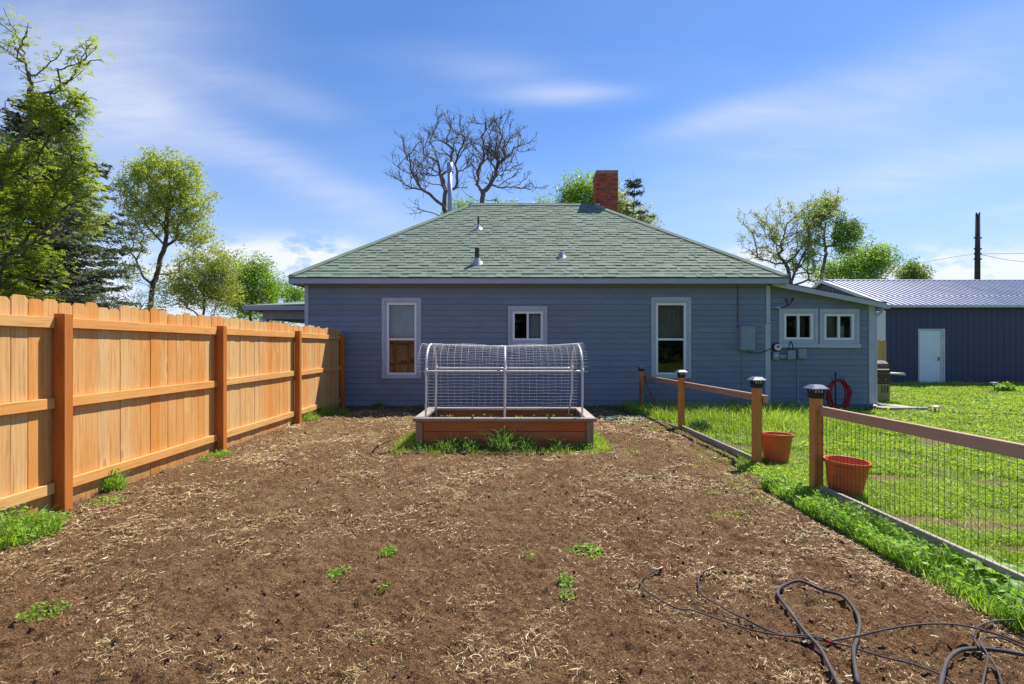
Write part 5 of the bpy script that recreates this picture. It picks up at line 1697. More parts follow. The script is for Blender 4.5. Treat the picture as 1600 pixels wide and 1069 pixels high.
    x = g.uniform(-1, 60, n); z = g.uniform(0, 1, n) ** 0.8 * (4.5 + 6 * fbm(x * 0.22, x * 0, 44, 3)); y = -24 + g.normal(0, 1.5, n)
    n2 = 16000
    x2 = g.uniform(-130, 150, n2); z2 = g.uniform(0, 1, n2) ** 0.8 * (2.0 + 5.0 * fbm(x2 * 0.09, x2 * 0, 45, 4)); y2 = 95 + g.normal(0, 4, n2)
    x, y, z = np.concatenate([x, x2]), np.concatenate([y, y2]), np.concatenate([z, z2])
    V, F = leaves(np.stack([x, y, z], -1), 1, 0.2, 0.8, 0.6, g=g)
    tag(link('far_woods', np_mesh('far_woods', V, F, L_CONIFER)), None, None, None, 'stuff')

def conifer(name, label, base, height, rmax, n_whorl, per, mat, seed, needle, dens, gap=0.0, droop=0.35, bark=None, trunk_r=0.2, top_bare=0.02, zmin=0.08, prof=0.75, brush=False):
    g = np.random.default_rng(seed)
    A, B, RA, RB = [], [], [], []
    NV = []
    cen, dirs = [], []
    nodes, par = [np.zeros(3)], [-1]
    N_ = 24
    for i in range(1, N_): nodes.append(np.array([0.04 * math.sin(i), 0.04 * math.cos(i * 1.3), height * i / (N_ - 1)])); par.append(i - 1)
    for w in range(n_whorl):
        f = zmin + (0.985 - zmin) * (w + g.uniform(-.3, .3)) / n_whorl
        z = f * height
        R_ = rmax * min(1.0, (1 - f) / 0.42 if prof < 0 else 1 - f) ** abs(prof) * g.uniform(0.75, 1.1) + 0.06
        k = per + g.integers(-1, 2)
        a0 = g.uniform(0, 6.28)
        for j in range(k):
            if g.uniform() < gap: continue
            a = a0 + 2 * math.pi * j / k + g.uniform(-.3, .3)
            Lb = R_ * g.uniform(0.7, 1.15)
            d = np.array([math.cos(a), math.sin(a), 0])
            prev = min(N_ - 1, int(f * (N_ - 1)))
            p0 = np.array([0, 0, z])
            m_ = 5
            for q in range(1, m_ + 1):
                s = q / m_
                p = p0 + d * Lb * s + np.array([0, 0, Lb * (-droop * s + (droop * 0.75) * s * s * s)]) + g.normal(0, 0.02, 3)
                nodes.append(p); par.append(prev); prev = len(nodes) - 1
                if q >= 1:
                    # side sprays
                    ns = max(2, int(dens * Lb / m_ * 10))
                    for _ in range(ns):
                        sd = np.array([-d[1], d[0], 0]) * g.choice([-1, 1])
                        ln = (0.10 + 0.34 * Lb * (1 - s * 0.7)) * g.uniform(0.5, 1.0) * 0.6
                        dv = sd * g.uniform(0.5, 1) + d * g.uniform(0.3, 0.9) + np.array([0, 0, g.uniform(-0.45, 0.15)])
                        if brush:
                            ln = g.uniform(0.16, 0.30); dv = sd * g.uniform(0.1, 0.7) + d * 0.8 + np.array([0, 0, g.uniform(0.0, 0.5)])
                        dv /= np.linalg.norm(dv)
                        st = p - d * Lb / m_ * g.uniform(0, 1)
                        cen.append(st); dirs.append(dv * ln)
    nodes = np.array(nodes); par = np.array(par)
    V, F, tipm = tubes(nodes, par, 0.007, 2.3, 0.02, trunk_r, split=False)
    t = empty(name, tuple(base), label, 'tree')
    link('trunk', np_mesh('trunk', V, F, bark or M['barkdark'], True), t)
    cen, dirs = np.array(cen), np.array(dirs)
    # each spray: several needle tufts along it
    k = 5
    s = (np.arange(k) + 0.5) / k
    c = (cen[:, None] + dirs[:, None] * s[None, :, None]).reshape(-1, 3)
    dd = np.repeat(dirs / np.linalg.norm(dirs, axis=1, keepdims=True), k, 0)
    n = len(c)
    u = dd + g.normal(0, 0.45, (n, 3)); u /= np.linalg.norm(u, axis=1, keepdims=True)
    v = np.cross(u, g.normal(0, 1, (n, 3))); v /= np.linalg.norm(v, axis=1, keepdims=True)
    l = needle * g.uniform(0.7, 1.3, (n, 1)); wd = l * 0.30
    c = c + g.normal(0, needle * 0.22, (n, 3))
    V = np.stack([c - u * l * .5, c + v * wd * .5, c + u * l * .5, c - v * wd * .5], 1).reshape(-1, 3)
    link('crown', np_mesh('crown', V, np.arange(n * 4).reshape(-1, 4), mat), t)
    return t

def build_conifers():
    b = W(62, 542, 17.5); b.z = -0.1
    conifer('spruce_tree', 'tall dark spruce towering over the fence at the far left', b, 10.4, 2.75, 40, 11, L_SPRUCE, 21, 0.15, 3.2, droop=0.25, trunk_r=0.22, prof=-0.8)
    b = W(990, 542, 25); b.z = -0.1
    conifer('conifer_tree', 'slim sparse conifer right of the chimney with feathery boughs', b, W(0, 266, 25).z + 0.1, 4.3, 24, 6, L_CONIFER, 22, 0.15, 2.0, gap=0.22, droop=-0.30, brush=True, trunk_r=0.13, prof=1.15)
    # honey locust in front of the spruce: leaning limbs, feathery leaf sprays
    g = np.random.default_rng(31)
    Y = 14.0
    tr = [(-60, 600), (-40, 470), (-20, 330), (10, 250), (40, 200), (48, 150), (47, 110)]
    t3 = [np.array(W(a, b_, Y)) for a, b_ in tr]
    fine = [np.array([t3[0][0], Y, -0.1])]
    for a, b_ in zip(t3, t3[1:]):
        k = max(2, int(np.linalg.norm(b_ - a) / 0.3))
        for q in range(k): fine.append(a + (b_ - a) * q / k + g.normal(0, 0.015, 3))
    fine.append(t3[-1])
    sparse = [(28, 60, 22, 26), (20, 40, 18, 14), (60, 85, 32, 26), (120, 70, 16, 26), (140, 105, 26, 14), (85, 100, 26, 20), (110, 140, 22, 24), (20, 100, 16, 10), (118, 155, 14, 22)]
    dense = [(75, 160, 34, 28), (60, 195, 50, 30), (95, 215, 40, 34), (30, 250, 40, 40), (110, 260, 34, 40), (70, 300, 60, 40), (130, 300, 26, 34), (20, 340, 40, 40), (90, 350, 60, 30), (150, 330, 16, 24),
             (40, 405, 50, 30), (105, 410, 40, 26), (20, 455, 40, 20), (80, 455, 50, 16), (-40, 330, 60, 100), (-60, 220, 50, 60), (-30, 440, 50, 40), (-20, 180, 40, 40)]
    lines = [[(46, 130), (41, 100), (30, 66), (14, 30), (8, 14)], [(75, 134), (100, 116), (116, 92), (124, 66), (130, 48)], [(102, 114), (135, 106), (168, 100)], [(80, 132), (106, 142), (126, 166), (116, 182)],
             [(44, 112), (62, 96), (78, 82), (88, 70)], [(36, 82), (16, 74), (2, 78)], [(118, 88), (140, 76), (146, 62)], [(22, 168), (-6, 176)], [(40, 96), (52, 66), (56, 44)], [(30, 66), (44, 48)], [(106, 142), (140, 150)]]
    P1 = []
    for k_, ln in enumerate(lines):
        dy = 0.25 * math.sin(k_ * 2.1)
        for (ax, ay), (bx, by) in zip(ln, ln[1:]):
            for s_ in np.linspace(0, 1, max(3, int(math.hypot(bx - ax, by - ay) / 5))):
                q_ = np.array(W(ax + (bx - ax) * s_, ay + (by - ay) * s_, Y)) + np.array([0, dy, 0]) + g.normal(0, 0.018, 3)
                P1.append(q_)
                if g.uniform() < 0.42: P1.append(q_ + g.normal(0, 0.12, 3))
    P1 = np.array(P1); P2 = blob_points(dense, Y, 560, g, 0.5, 0.05)
    P = np.concatenate([P1, P2])
    nodes, par = skeleton(fine, P, 0.9)
    V, F, tipm = tubes(nodes, par, 0.009, 2.1, 0.035, 0.2)
    t = empty('locust_tree', tuple(fine[0] + np.array([0, 0, 0.1])), 'yellow green feathery locust tree spreading in front of the dark spruce', 'tree')
    O = np.array(t.location)
    link('trunk', np_mesh('trunk', V - O, F, M['bark'], True), t)
    C = nodes[len(fine):]
    # pinnate sprays: a rachis with leaflets on both sides
    zc = C[:, 2]
    nsp = np.where(np.arange(len(C)) < len(P), 1, 1)
    sprays = []
    cz = CAMH + (CY - 150) * Y / FPX
    for c in C:
        if c[2] < cz and float(fbm(np.array([c[0] * 1.1 + c[1] * .5]), np.array([c[2] * 1.5]), 66, 2)[0]) < 0.35: continue
        if g.uniform() < 0.2: continue
        for _ in range(2 if c[2] > cz else 17):
            sprays.append((c + g.normal(0, 0.10 if c[2] > cz else 0.16, 3), g.uniform(0, 6.28)))
    vs = []
    for c, a in sprays:
        d = np.array([math.cos(a), math.sin(a), g.uniform(-0.5, 0.1)]); d /= np.linalg.norm(d)
        sd = np.cross(d, np.array([0, 0, 1.0])); sd /= np.linalg.norm(sd)
        nrm = np.cross(sd, d)
        L_ = g.uniform(0.14, 0.22)
        for q in range(5):
            p = c + d * L_ * (q / 5) - np.array([0, 0, 0.03]) * (q / 5) ** 2
            for s in (-1, 1):
                u = sd * s * 0.9 + d * 0.45 + nrm * g.uniform(-.3, .3)
                l = 0.075 * (1 - 0.3 * abs(q / 4 - 0.4)); w = d * 0.021
                vs += [p, p + u * l * .5 - w, p + u * l, p + u * l * .5 + w]
    V = np.array(vs)
    link('crown', np_mesh('crown', V - O, np.arange(len(V)).reshape(-1, 4), L_LOCUST), t)
build_trees()
build_conifers()

# ================================================================ grass and weeds
def mat_grass(name, a, b, tipc, transl=0.45):
    n = NT(name)
    ri = n.geo.outputs['Random Per Island']
    big = n.noise(n.tc.outputs['Object'], 1.3, 4, 0.6)
    f = n.math('ADD', n.math('MULTIPLY', ri, 0.55), n.math('MULTIPLY', n.range(big, 0.3, 0.7), 0.5), clamp=True)
    col = n.mix(f, a, b)
    col = n.mix(n.range(ri, 0.85, 0.93), col, tipc)
    n.bs(color=col, rough=0.5, spec=0.3)
    tr = n.t.nodes.new('ShaderNodeBsdfTranslucent'); n.set(tr, 'Color', n.hsv(col, 0.49, 1.1, 1.4))
    ms = n.t.nodes.new('ShaderNodeMixShader'); ms.inputs[0].default_value = transl
    n.t.links.new(n.b.outputs[0], ms.inputs[1]); n.t.links.new(tr.outputs[0], ms.inputs[2])
    n.t.links.new(ms.outputs[0], n.out.inputs['Surface'])
    return n.mat
G_LAWN = mat_grass('lawn grass', (0.19, 0.33, 0.036), (0.38, 0.53, 0.075), (0.44, 0.40, 0.18))
G_TALL = mat_grass('tall grass', (0.085, 0.19, 0.034), (0.20, 0.34, 0.07), (0.38, 0.36, 0.18))
G_WEED = mat_grass('weed leaves', (0.15, 0.30, 0.036), (0.30, 0.48, 0.070), (0.32, 0.40, 0.14))
G_BLUE = mat_grass('blue green blades', (0.035, 0.085, 0.030), (0.07, 0.13, 0.05), (0.14, 0.16, 0.07))
STRAW = mat_grass('dry straw', (0.27, 0.175, 0.072), (0.62, 0.475, 0.235), (0.80, 0.72, 0.50), 0.15)
CLOD = mat_plain('soil clod', (0.15, 0.080, 0.046), 0.95, 0, 0.3, 20, 0.8, 60, 0.1)

def blades(x, y, z, h, w, lean, g):
    """one bent, tapering blade per point: 2 quads-worth of triangles (5 verts, 3 faces as tris)"""
    n = len(x)
    a = g.uniform(0, 2 * np.pi, n); b = g.uniform(0, 2 * np.pi, n)
    dx, dy = np.cos(a), np.sin(a)
    lx, ly = np.cos(b) * lean * h, np.sin(b) * lean * h
    base = np.stack([x, y, z], -1)
    wv = np.stack([dx * w, dy * w, np.zeros(n)], -1) * 0.5
    mid = base + np.stack([lx * 0.35, ly * 0.35, h * 0.6], -1)
    tip = base + np.stack([lx, ly, h * (1 - 0.25 * np.minimum(lean, 2))], -1)
    V = np.stack([base - wv, base + wv, mid + wv * 0.75, mid - wv * 0.75, tip], 1).reshape(-1, 3)
    o = np.arange(n)[:, None] * 5
    F = np.concatenate([o + np.array([[0, 1, 2]]), o + np.array([[0, 2, 3]]), o + np.array([[3, 2, 4]])], 1).reshape(-1, 3)
    return V, F

def leaflets(x, y, z, size, g, asp=0.6, tilt=0.6):
    n = len(x)
    a = g.uniform(0, 2 * np.pi, n)
    u = np.stack([np.cos(a), np.sin(a), g.normal(0, tilt, n)], -1); u /= np.linalg.norm(u, axis=1, keepdims=True)
    v = np.cross(u, np.stack([g.normal(0, tilt, n), g.normal(0, tilt, n), np.ones(n)], -1)); v /= np.linalg.norm(v, axis=1, keepdims=True)
    c = np.stack([x, y, z], -1); s = size[:, None]
    V = np.stack([c - u * s * .5, c - v * s * asp * .5, c + u * s * .5, c + v * s * asp * .5], 1).reshape(-1, 3)
    F0 = np.arange(n)[:, None] * 4
    F = np.concatenate([F0 + np.array([[0, 1, 2]]), F0 + np.array([[0, 2, 3]])], 1).reshape(-1, 3)
    return V, F

def merge(parts):
    V = np.concatenate([p[0] for p in parts]); o = 0; Fs = []
    for v, f in parts: Fs.append(f + o); o += len(v)
    return V, np.concatenate(Fs)

def bare_mask(x, y):
    m_ = np.zeros(len(x))
    nz = fbm(x * 6, y * 6, 55, 3)
    for p, rx, ry in BARE:
        e = ((x - p.x) / rx) ** 2 + ((y - p.y) / ry) ** 2 + (nz - 0.5) * 1.6
        m_ = np.maximum(m_, np.clip((1.1 - e) / 0.7, 0, 1))
    return m_

def build_lawn():
    g = np.random.default_rng(77)
    N_ = 480000
    # more points where the lawn is near
    t = g.uniform(0, 1, N_)
    Ymin, Ymax = 1.9, 30.0
    y = Ymin * (Ymax / Ymin) ** t
    x = g.uniform(0, 1, N_) * (y * 1.08 + 1.8 - 2.55) + 2.55
    keep = np.ones(N_, bool)
    keep &= ~((y > 11.98) & (x < 8.55) & (y < 16.1))
    keep &= ~((y > 11.98) & (x < 6.1))
    keep &= ~((x > 14.2) & (y > 19.85))
    keep &= ~((x > 8.45) & (x < 9.3) & (y > 11.4) & (y < 12.4))
    left = np.where(y < 5.2, 2.62, np.where(y < 6.3, 2.70, 2.95)) + 0.16 * (fbm(y * 2.2, y * 0 + 3, 41, 3) - 0.5)
    left = np.where(y > 9.6, left - 0.55 * np.clip((y - 9.6) / 1.6, 0, 1), left)
    keep &= x > left - 0.02
    bm = bare_mask(x, y)
    keep &= g.uniform(0, 1, N_) > bm * 0.95
    dn = fbm(x * 1.6, y * 1.6, 60, 4)
    keep &= g.uniform(0, 1, N_) < np.clip((dn - 0.30) * 4.2, 0.16, 1)
    x, y, dn = x[keep], y[keep], dn[keep]
    n = len(x)
    tall = np.clip((y - 8.0) / 2.0, 0, 1) * (x < 6.4) * (y < 12)
    edge = np.clip(1 - (x - 2.95) / 0.2, 0, 1) * (y < 5.3)
    shed = np.clip((y - 18.6) / 1.2, 0, 1)
    h = (0.022 + 0.040 * g.uniform(0, 1, n) ** 1.5) * (0.35 + 0.8 * fbm(x * 2.3, y * 2.3, 61, 3) + 0.75 * fbm(x * 9, y * 9, 62, 2)) * (1 + 2.6 * tall + 0.8 * shed) * (1 - 0.4 * edge) * (1 + 0.03 * y)
    w = 0.0042 * np.clip(y / 4.0, 0.8, 4.5) * g.uniform(0.7, 1.3, n)
    lean = g.uniform(0.2, 1.1, n)
    p1 = blades(x, y, np.zeros(n), h, w, lean, g)
    # broad clover-like leaves
    m_ = g.uniform(0, 1, n) < 0.42 * (dn > 0.38)
    k = m_.sum()
    p2 = leaflets(x[m_], y[m_], g.uniform(0.010, 0.050, k), 0.021 * np.clip(y[m_] / 4.0, 0.85, 3.0) * g.uniform(0.6, 1.5, k), g)
    V, F = merge([p1, p2])
    tag(link('lawn_grass', np_mesh('lawn_grass', V, F, G_LAWN)), None, None, None, 'stuff')
build_lawn()

def tuft(name, label, cat, x, y, n, h, w, spread, mat, group, seed, leafy=0.0, lean=0.9, z=0.0, base=None):
    g = np.random.default_rng(seed)
    r_ = spread * np.sqrt(g.uniform(0, 1, n)); a = g.uniform(0, 6.28, n)
    bx, by = r_ * np.cos(a), r_ * np.sin(a)
    hh = h * g.uniform(0.45, 1.1, n) * (1 - 0.5 * r_ / (spread + 1e-6))
    parts = [blades(bx, by, np.full(n, -0.015), hh, w * g.uniform(0.6, 1.3, n), g.uniform(0.15, lean, n), g)]
    if leafy:
        k = int(n * leafy)
        r2 = spread * 1.1 * np.sqrt(g.uniform(0, 1, k)); a2 = g.uniform(0, 6.28, k)
        zz = h * g.uniform(0.1, 0.9, k) * (1 - 0.6 * r2 / (spread * 1.1))
        parts.append(leaflets(r2 * np.cos(a2), r2 * np.sin(a2), zz, w * 3.2 * g.uniform(0.6, 1.5, k), g, 0.5))
    V, F = merge(parts)
    o = link(name, np_mesh(name, V, F, mat), None, (x, y, z))
    return tag(o, label, cat, group)

def build_weeds():
    gs = 'weeds in the bare soil'
    def soil(px, py):
        p = G(px, py, 0.03); return p.x, p.y, float(soil_height(p.x, p.y))
    for i, (px, py, n, h, w, sp, lab, leafy) in enumerate((
            (915, 862, 130, 0.07, 0.014, 0.12, 'broadest green weed patch in the bare soil, with wide leaves', 0.9),
            (884, 912, 90, 0.08, 0.007, 0.055, 'small weed tuft just below the broad leaved patch', 0.6),
            (889, 930, 60, 0.04, 0.007, 0.05, 'lower small weed near the drip tube ends', 0.8),
            (529, 897, 130, 0.07, 0.007, 0.07, 'bright weed tuft in the soil left of centre', 0.7),
            (608, 868, 90, 0.06, 0.007, 0.055, 'small round weed tuft below the raised bed left end', 0.7),
            (70, 958, 110, 0.05, 0.007, 0.10, 'sprawling pale weed in the soil below the first fence post', 0.8),
            (181, 946, 40, 0.03, 0.006, 0.035, 'tiny weed in the soil right of the sprawling one', 0.6),
            (826, 870, 50, 0.03, 0.006, 0.05, 'flat thin weed left of the broad leaved patch', 0.8),
            (590, 1000, 26, 0.03, 0.006, 0.03, 'tiny bright weed low in the middle of the soil', 0.6),
            (599, 923, 40, 0.03, 0.005, 0.05, 'thin straggling weed in the soil under the bright tufts', 0.7),
            (1240, 700, 0, 0, 0, 0, '', 0))):
        if not n: continue
        x, y, z = soil(px, py)
        tuft('weed', lab, 'weed', x, y, n, h, w, sp, G_WEED, gs, 100 + i, leafy, 1.2, z)
    gf = 'weeds along the privacy fence'
    for i, (px, py, n, h, w, sp, lab, leafy) in enumerate((
            (22, 850, 620, 0.34, 0.010, 0.26, 'large leafy weed clump at the fence foot on the far left', 0.9),
            (72, 822, 320, 0.11, 0.008, 0.18, 'low weeds spreading left of the first fence post', 0.9),
            (176, 772, 260, 0.32, 0.008, 0.10, 'upright feathery weed against the pickets right of the first post', 1.4),
            (165, 790, 220, 0.08, 0.007, 0.16, 'low weeds below the feathery weed by the fence', 0.8),
            (345, 717, 260, 0.15, 0.009, 0.13, 'grass tuft at the foot of the second fence post', 0.5),
            (318, 724, 160, 0.11, 0.007, 0.07, 'smaller tuft left of the second fence post', 0.5),
            (456, 664, 240, 0.22, 0.008, 0.11, 'small grass tuft left of the third fence post', 0.4),
            (484, 660, 360, 0.28, 0.009, 0.18, 'wide grass clump right of the third fence post', 0.4),
            (508, 652, 360, 0.38, 0.010, 0.16, 'tall grass clump at the fence near the house corner', 0.3),
            (532, 648, 300, 0.20, 0.010, 0.20, 'low dark weeds at the end of the privacy fence', 0.6))):
        p = G(px, py)
        tuft('weed', lab, 'weed', p.x, p.y, n, h, w, sp, G_WEED, gf, 140 + i, leafy, 0.9, 0.02)
    # along the house wall
    tuft('weed', 'tall bushy weed against the house wall under the left window', 'weed', -3.02, 11.75, 260, 0.30, 0.012, 0.14, G_TALL, None, 160, 0.5, 0.5, 0.0)
    tuft('weed', 'leafy weed at the extension wall under the utility boxes', 'weed', W(1234, 0, 11.85).x, 11.85, 120, 0.26, 0.012, 0.08, G_TALL, None, 161, 0.8, 0.5, 0.0)
    tuft('weed', 'leafy green plant in the lawn beside the path light before the shed', 'weed', G(1571, 612).x, G(1571, 612).y, 260, 0.42, 0.03, 0.24, G_WEED, None, 162, 1.0, 0.6, 0.0)
    g = np.random.default_rng(5)
    parts = []
    n = 2600
    x = g.uniform(-3.6, 2.6, n); y = 11.95 - np.abs(g.normal(0, 0.16, n)); y = np.minimum(y, 11.96)
    d = fbm(x * 2.2, y * 0, 8, 3); k = g.uniform(0, 1, n) < np.clip((d - 0.35) * 3, 0.05, 1); x, y = x[k], y[k]; n = len(x)
    parts.append(blades(x, y, np.zeros(n), 0.10 * g.uniform(0.4, 1.5, n), 0.010 * g.uniform(0.7, 1.4, n), g.uniform(0.2, 1, n), g))
    tag(link('wall_weeds', np_mesh('wall_weeds', *merge(parts), G_TALL)), None, None, None, 'stuff')
    # tall blade clumps in front of the raised bed
    gb = 'grass clumps against the raised bed'
    for i, (px, h, n, sp, lab) in enumerate((
            (660, 0.26, 320, 0.17, 'dark grass clump at the left corner post of the raised bed'),
            (702, 0.36, 340, 0.17, 'tall dark grass clump left of centre against the bed planks'),
            (735, 0.32, 340, 0.16, 'dense grass clump halfway between the left end and the tallest one'),
            (785, 0.58, 320, 0.15, 'tallest grass clump with drooping seed blades at the bed middle'),
            (820, 0.32, 320, 0.16, 'arching grass clump just right of the tallest one'),
            (872, 0.30, 340, 0.18, 'dark grass clump near the right end of the bed planks'),
            (912, 0.24, 260, 0.13, 'low grass clump at the right corner post of the bed'))):
        X = (px - CX) * 7.05 / FPX
        tuft('grass_clump', lab, 'grass clump', X, 7.02, n, h, 0.011, sp, G_TALL, gb, 180 + i, 0.15, 1.3, 0.0)
    n = 5200
    x = g.uniform(-1.62, 1.32, n); y = 6.98 - np.abs(g.normal(0, 0.17, n)) + 0.08
    d = fbm(x * 3, y * 3, 9, 3); k = g.uniform(0, 1, n) < np.clip((d - 0.32) * 3.2, 0.05, 1); x, y = x[k], y[k]; n = len(x)
    p1 = blades(x, y, np.full(n, 0.01), 0.065 * g.uniform(0.4, 1.4, n), 0.007 * g.uniform(0.7, 1.4, n), g.uniform(0.2, 1.3, n), g)
    m2 = 900
    x = np.concatenate([g.uniform(1.16, 1.36, m2), g.uniform(-1.62, -1.36, m2)]); y = np.concatenate([g.uniform(6.9, 8.5, m2), g.uniform(6.9, 8.1, m2)])
    p2 = blades(x, y, np.full(2 * m2, 0.01), 0.11 * g.uniform(0.4, 1.5, 2 * m2), 0.008 * g.uniform(0.7, 1.4, 2 * m2), g.uniform(0.2, 1.1, 2 * m2), g)
    tag(link('bed_edge_grass', np_mesh('bed_edge_grass', *merge([p1, p2]), G_LAWN)), None, None, None, 'stuff')
    # seedlings inside the bed
    n = 60
    x = g.uniform(-1.15, 1.0, n); y = g.uniform(7.3, 8.3, n)
    p = leaflets(np.repeat(x, 4) + g.normal(0, .012, n * 4), np.repeat(y, 4) + g.normal(0, .012, n * 4), np.repeat(np.full(n, 0.33), 4) + g.uniform(0, .03, n * 4), np.full(n * 4, 0.03), g)
    tag(link('seedlings', np_mesh('seedlings', *p, G_WEED)), None, None, None, 'stuff')
    # rank leafy strip along the near garden fence
    def patchy(n):
        y = g.uniform(1.7, 5.25, n); return y[g.uniform(0, 1, n) < np.clip((fbm(y * 3.2, y * 0 + 7, 19, 3) - 0.34) * 5, 0.18, 1)]
    y = patchy(13000); n = len(y); x = 2.53 + np.abs(g.normal(0, 0.19, n)); x = np.where(x > 2.97, g.uniform(2.53, 2.97, n), x)
    x = np.clip(x, 2.5 + 0.07 * fbm(y * 4, y * 0, 3), None)
    p1 = blades(x, y, np.full(n, 0.0), (0.05 + 0.11 * g.uniform(0, 1, n) ** 1.6) * (0.6 + 0.8 * fbm(x * 3, y * 3, 12)) * np.clip((3.02 - x) * 6, 0.35, 1), 0.0065 * g.uniform(0.7, 1.5, n), g.uniform(0.2, 1.2, n), g)
    y = patchy(7500); k = len(y); x = 2.54 + np.abs(g.normal(0, 0.18, k)); x = np.where(x > 2.97, g.uniform(2.54, 2.97, k), x) + 0.05 * (fbm(y * 4, y * 0, 3) - 0.5)
    big = fbm(x * 3, y * 3, 12)
    p2 = leaflets(x, y, g.uniform(0.02, 0.15, k) * (0.4 + big) * np.clip((3.02 - x) * 6, 0.35, 1), 0.030 * g.uniform(0.5, 1.7, k), g, 0.5, 0.7)
    tag(link('fence_weeds', np_mesh('fence_weeds', *merge([p1, p2]), G_WEED)), None, None, None, 'stuff')
    # broad dock leaves at the near end of that strip
    for i, (px, py, lab) in enumerate(((1560, 905, 'broad leaved dock plant by the fence at the right edge'), (1500, 880, 'smaller broad leaved plant at the end of the pale bottom board'), (1590, 940, 'lowest broad leaved plant in the corner by the wire'))):
        p = G(px, py)
        t = empty('dock_plant', (p.x, p.y, 0), lab, 'plant', 'broad leaved plants by the wire')
        for q in range(11):
            a = q * 2.4 + i; L_ = random.uniform(0.12, 0.22); wd = L_ * 0.20
            mb = MB(); vs, fs = [], []
            for s in range(6):
                f = s / 5
                r_ = 0.02 + L_ * 0.75 * f; z = L_ * (0.85 * f - 0.55 * f * f) + 0.01
                ww = wd * math.sin(math.pi * min(1, f * 0.9 + 0.08)) ** 0.8 * (0.02 if s == 5 else 1)
                c, s_ = math.cos(a), math.sin(a)
                for sg, up in ((-1, 0.35), (0, 0), (1, 0.35)):
                    vs.append((c * r_ - s_ * sg * ww, s_ * r_ + c * sg * ww, z + up * ww))
            for s in range(5):
                fs += [(s * 3, s * 3 + 1, s * 3 + 4, s * 3 + 3), (s * 3 + 1, s * 3 + 2, s * 3 + 5, s * 3 + 4)]
            mb.add(vs, fs); mb.obj('leaf', G_WEED, t, smooth=True)
    # bluish bulb clump in the lawn
    tuft('bulb_clump', 'blue green clump of strap leaves in the tall grass by the wall', 'plant', G(1107, 678).x, G(1107, 678).y + 0.35, 170, 0.34, 0.018, 0.17, G_BLUE, None, 201, 0, 0.9, 0)
    # patches of low green in the gap between the posts and thinning out over the soil
    n = 9000
    x = g.uniform(1.5, 3.0, n); y = g.uniform(4.2, 10.5, n)
    d = fbm(x * 2.6, y * 2.6, 90, 4)
    lim = np.clip((x - 1.5) / 1.5, 0, 1) ** 1.5
    k = g.uniform(0, 1, n) < np.clip((d - 0.62 + 0.28 * lim) * 5, 0, 1)
    x, y = x[k], y[k]; n = len(x)
    z = soil_height(x, y)
    p1 = blades(x, y, z - 0.01, 0.03 * g.uniform(0.4, 1.5, n), 0.006 * g.uniform(0.7, 1.4, n), g.uniform(0.3, 1.3, n), g)
    p2 = leaflets(x, y, z + g.uniform(0.005, 0.02, n), 0.018 * g.uniform(0.5, 1.5, n), g)
    # thin green haze over the far part of the soil
    n = 5200
    xx = g.uniform(-3.4, 2.8, n); yy = g.uniform(4.0, 10.8, n)
    d = fbm(xx * 1.8, yy * 1.8, 91, 4)
    k = (d > 0.50) & ~((xx > -1.4) & (xx < 1.2) & (yy > 7.1) & (yy < 8.5))
    xx, yy = xx[k], yy[k]; n = len(xx)
    p3 = blades(xx, yy, soil_height(xx, yy) - 0.008, 0.022 * g.uniform(0.4, 1.6, n), 0.006 * g.uniform(0.7, 1.4, n), g.uniform(0.3, 1.3, n), g)
    tag(link('soil_sprouts', np_mesh('soil_sprouts', *merge([p1, p2, p3]), G_LAWN)), None, None, None, 'stuff')
build_weeds()

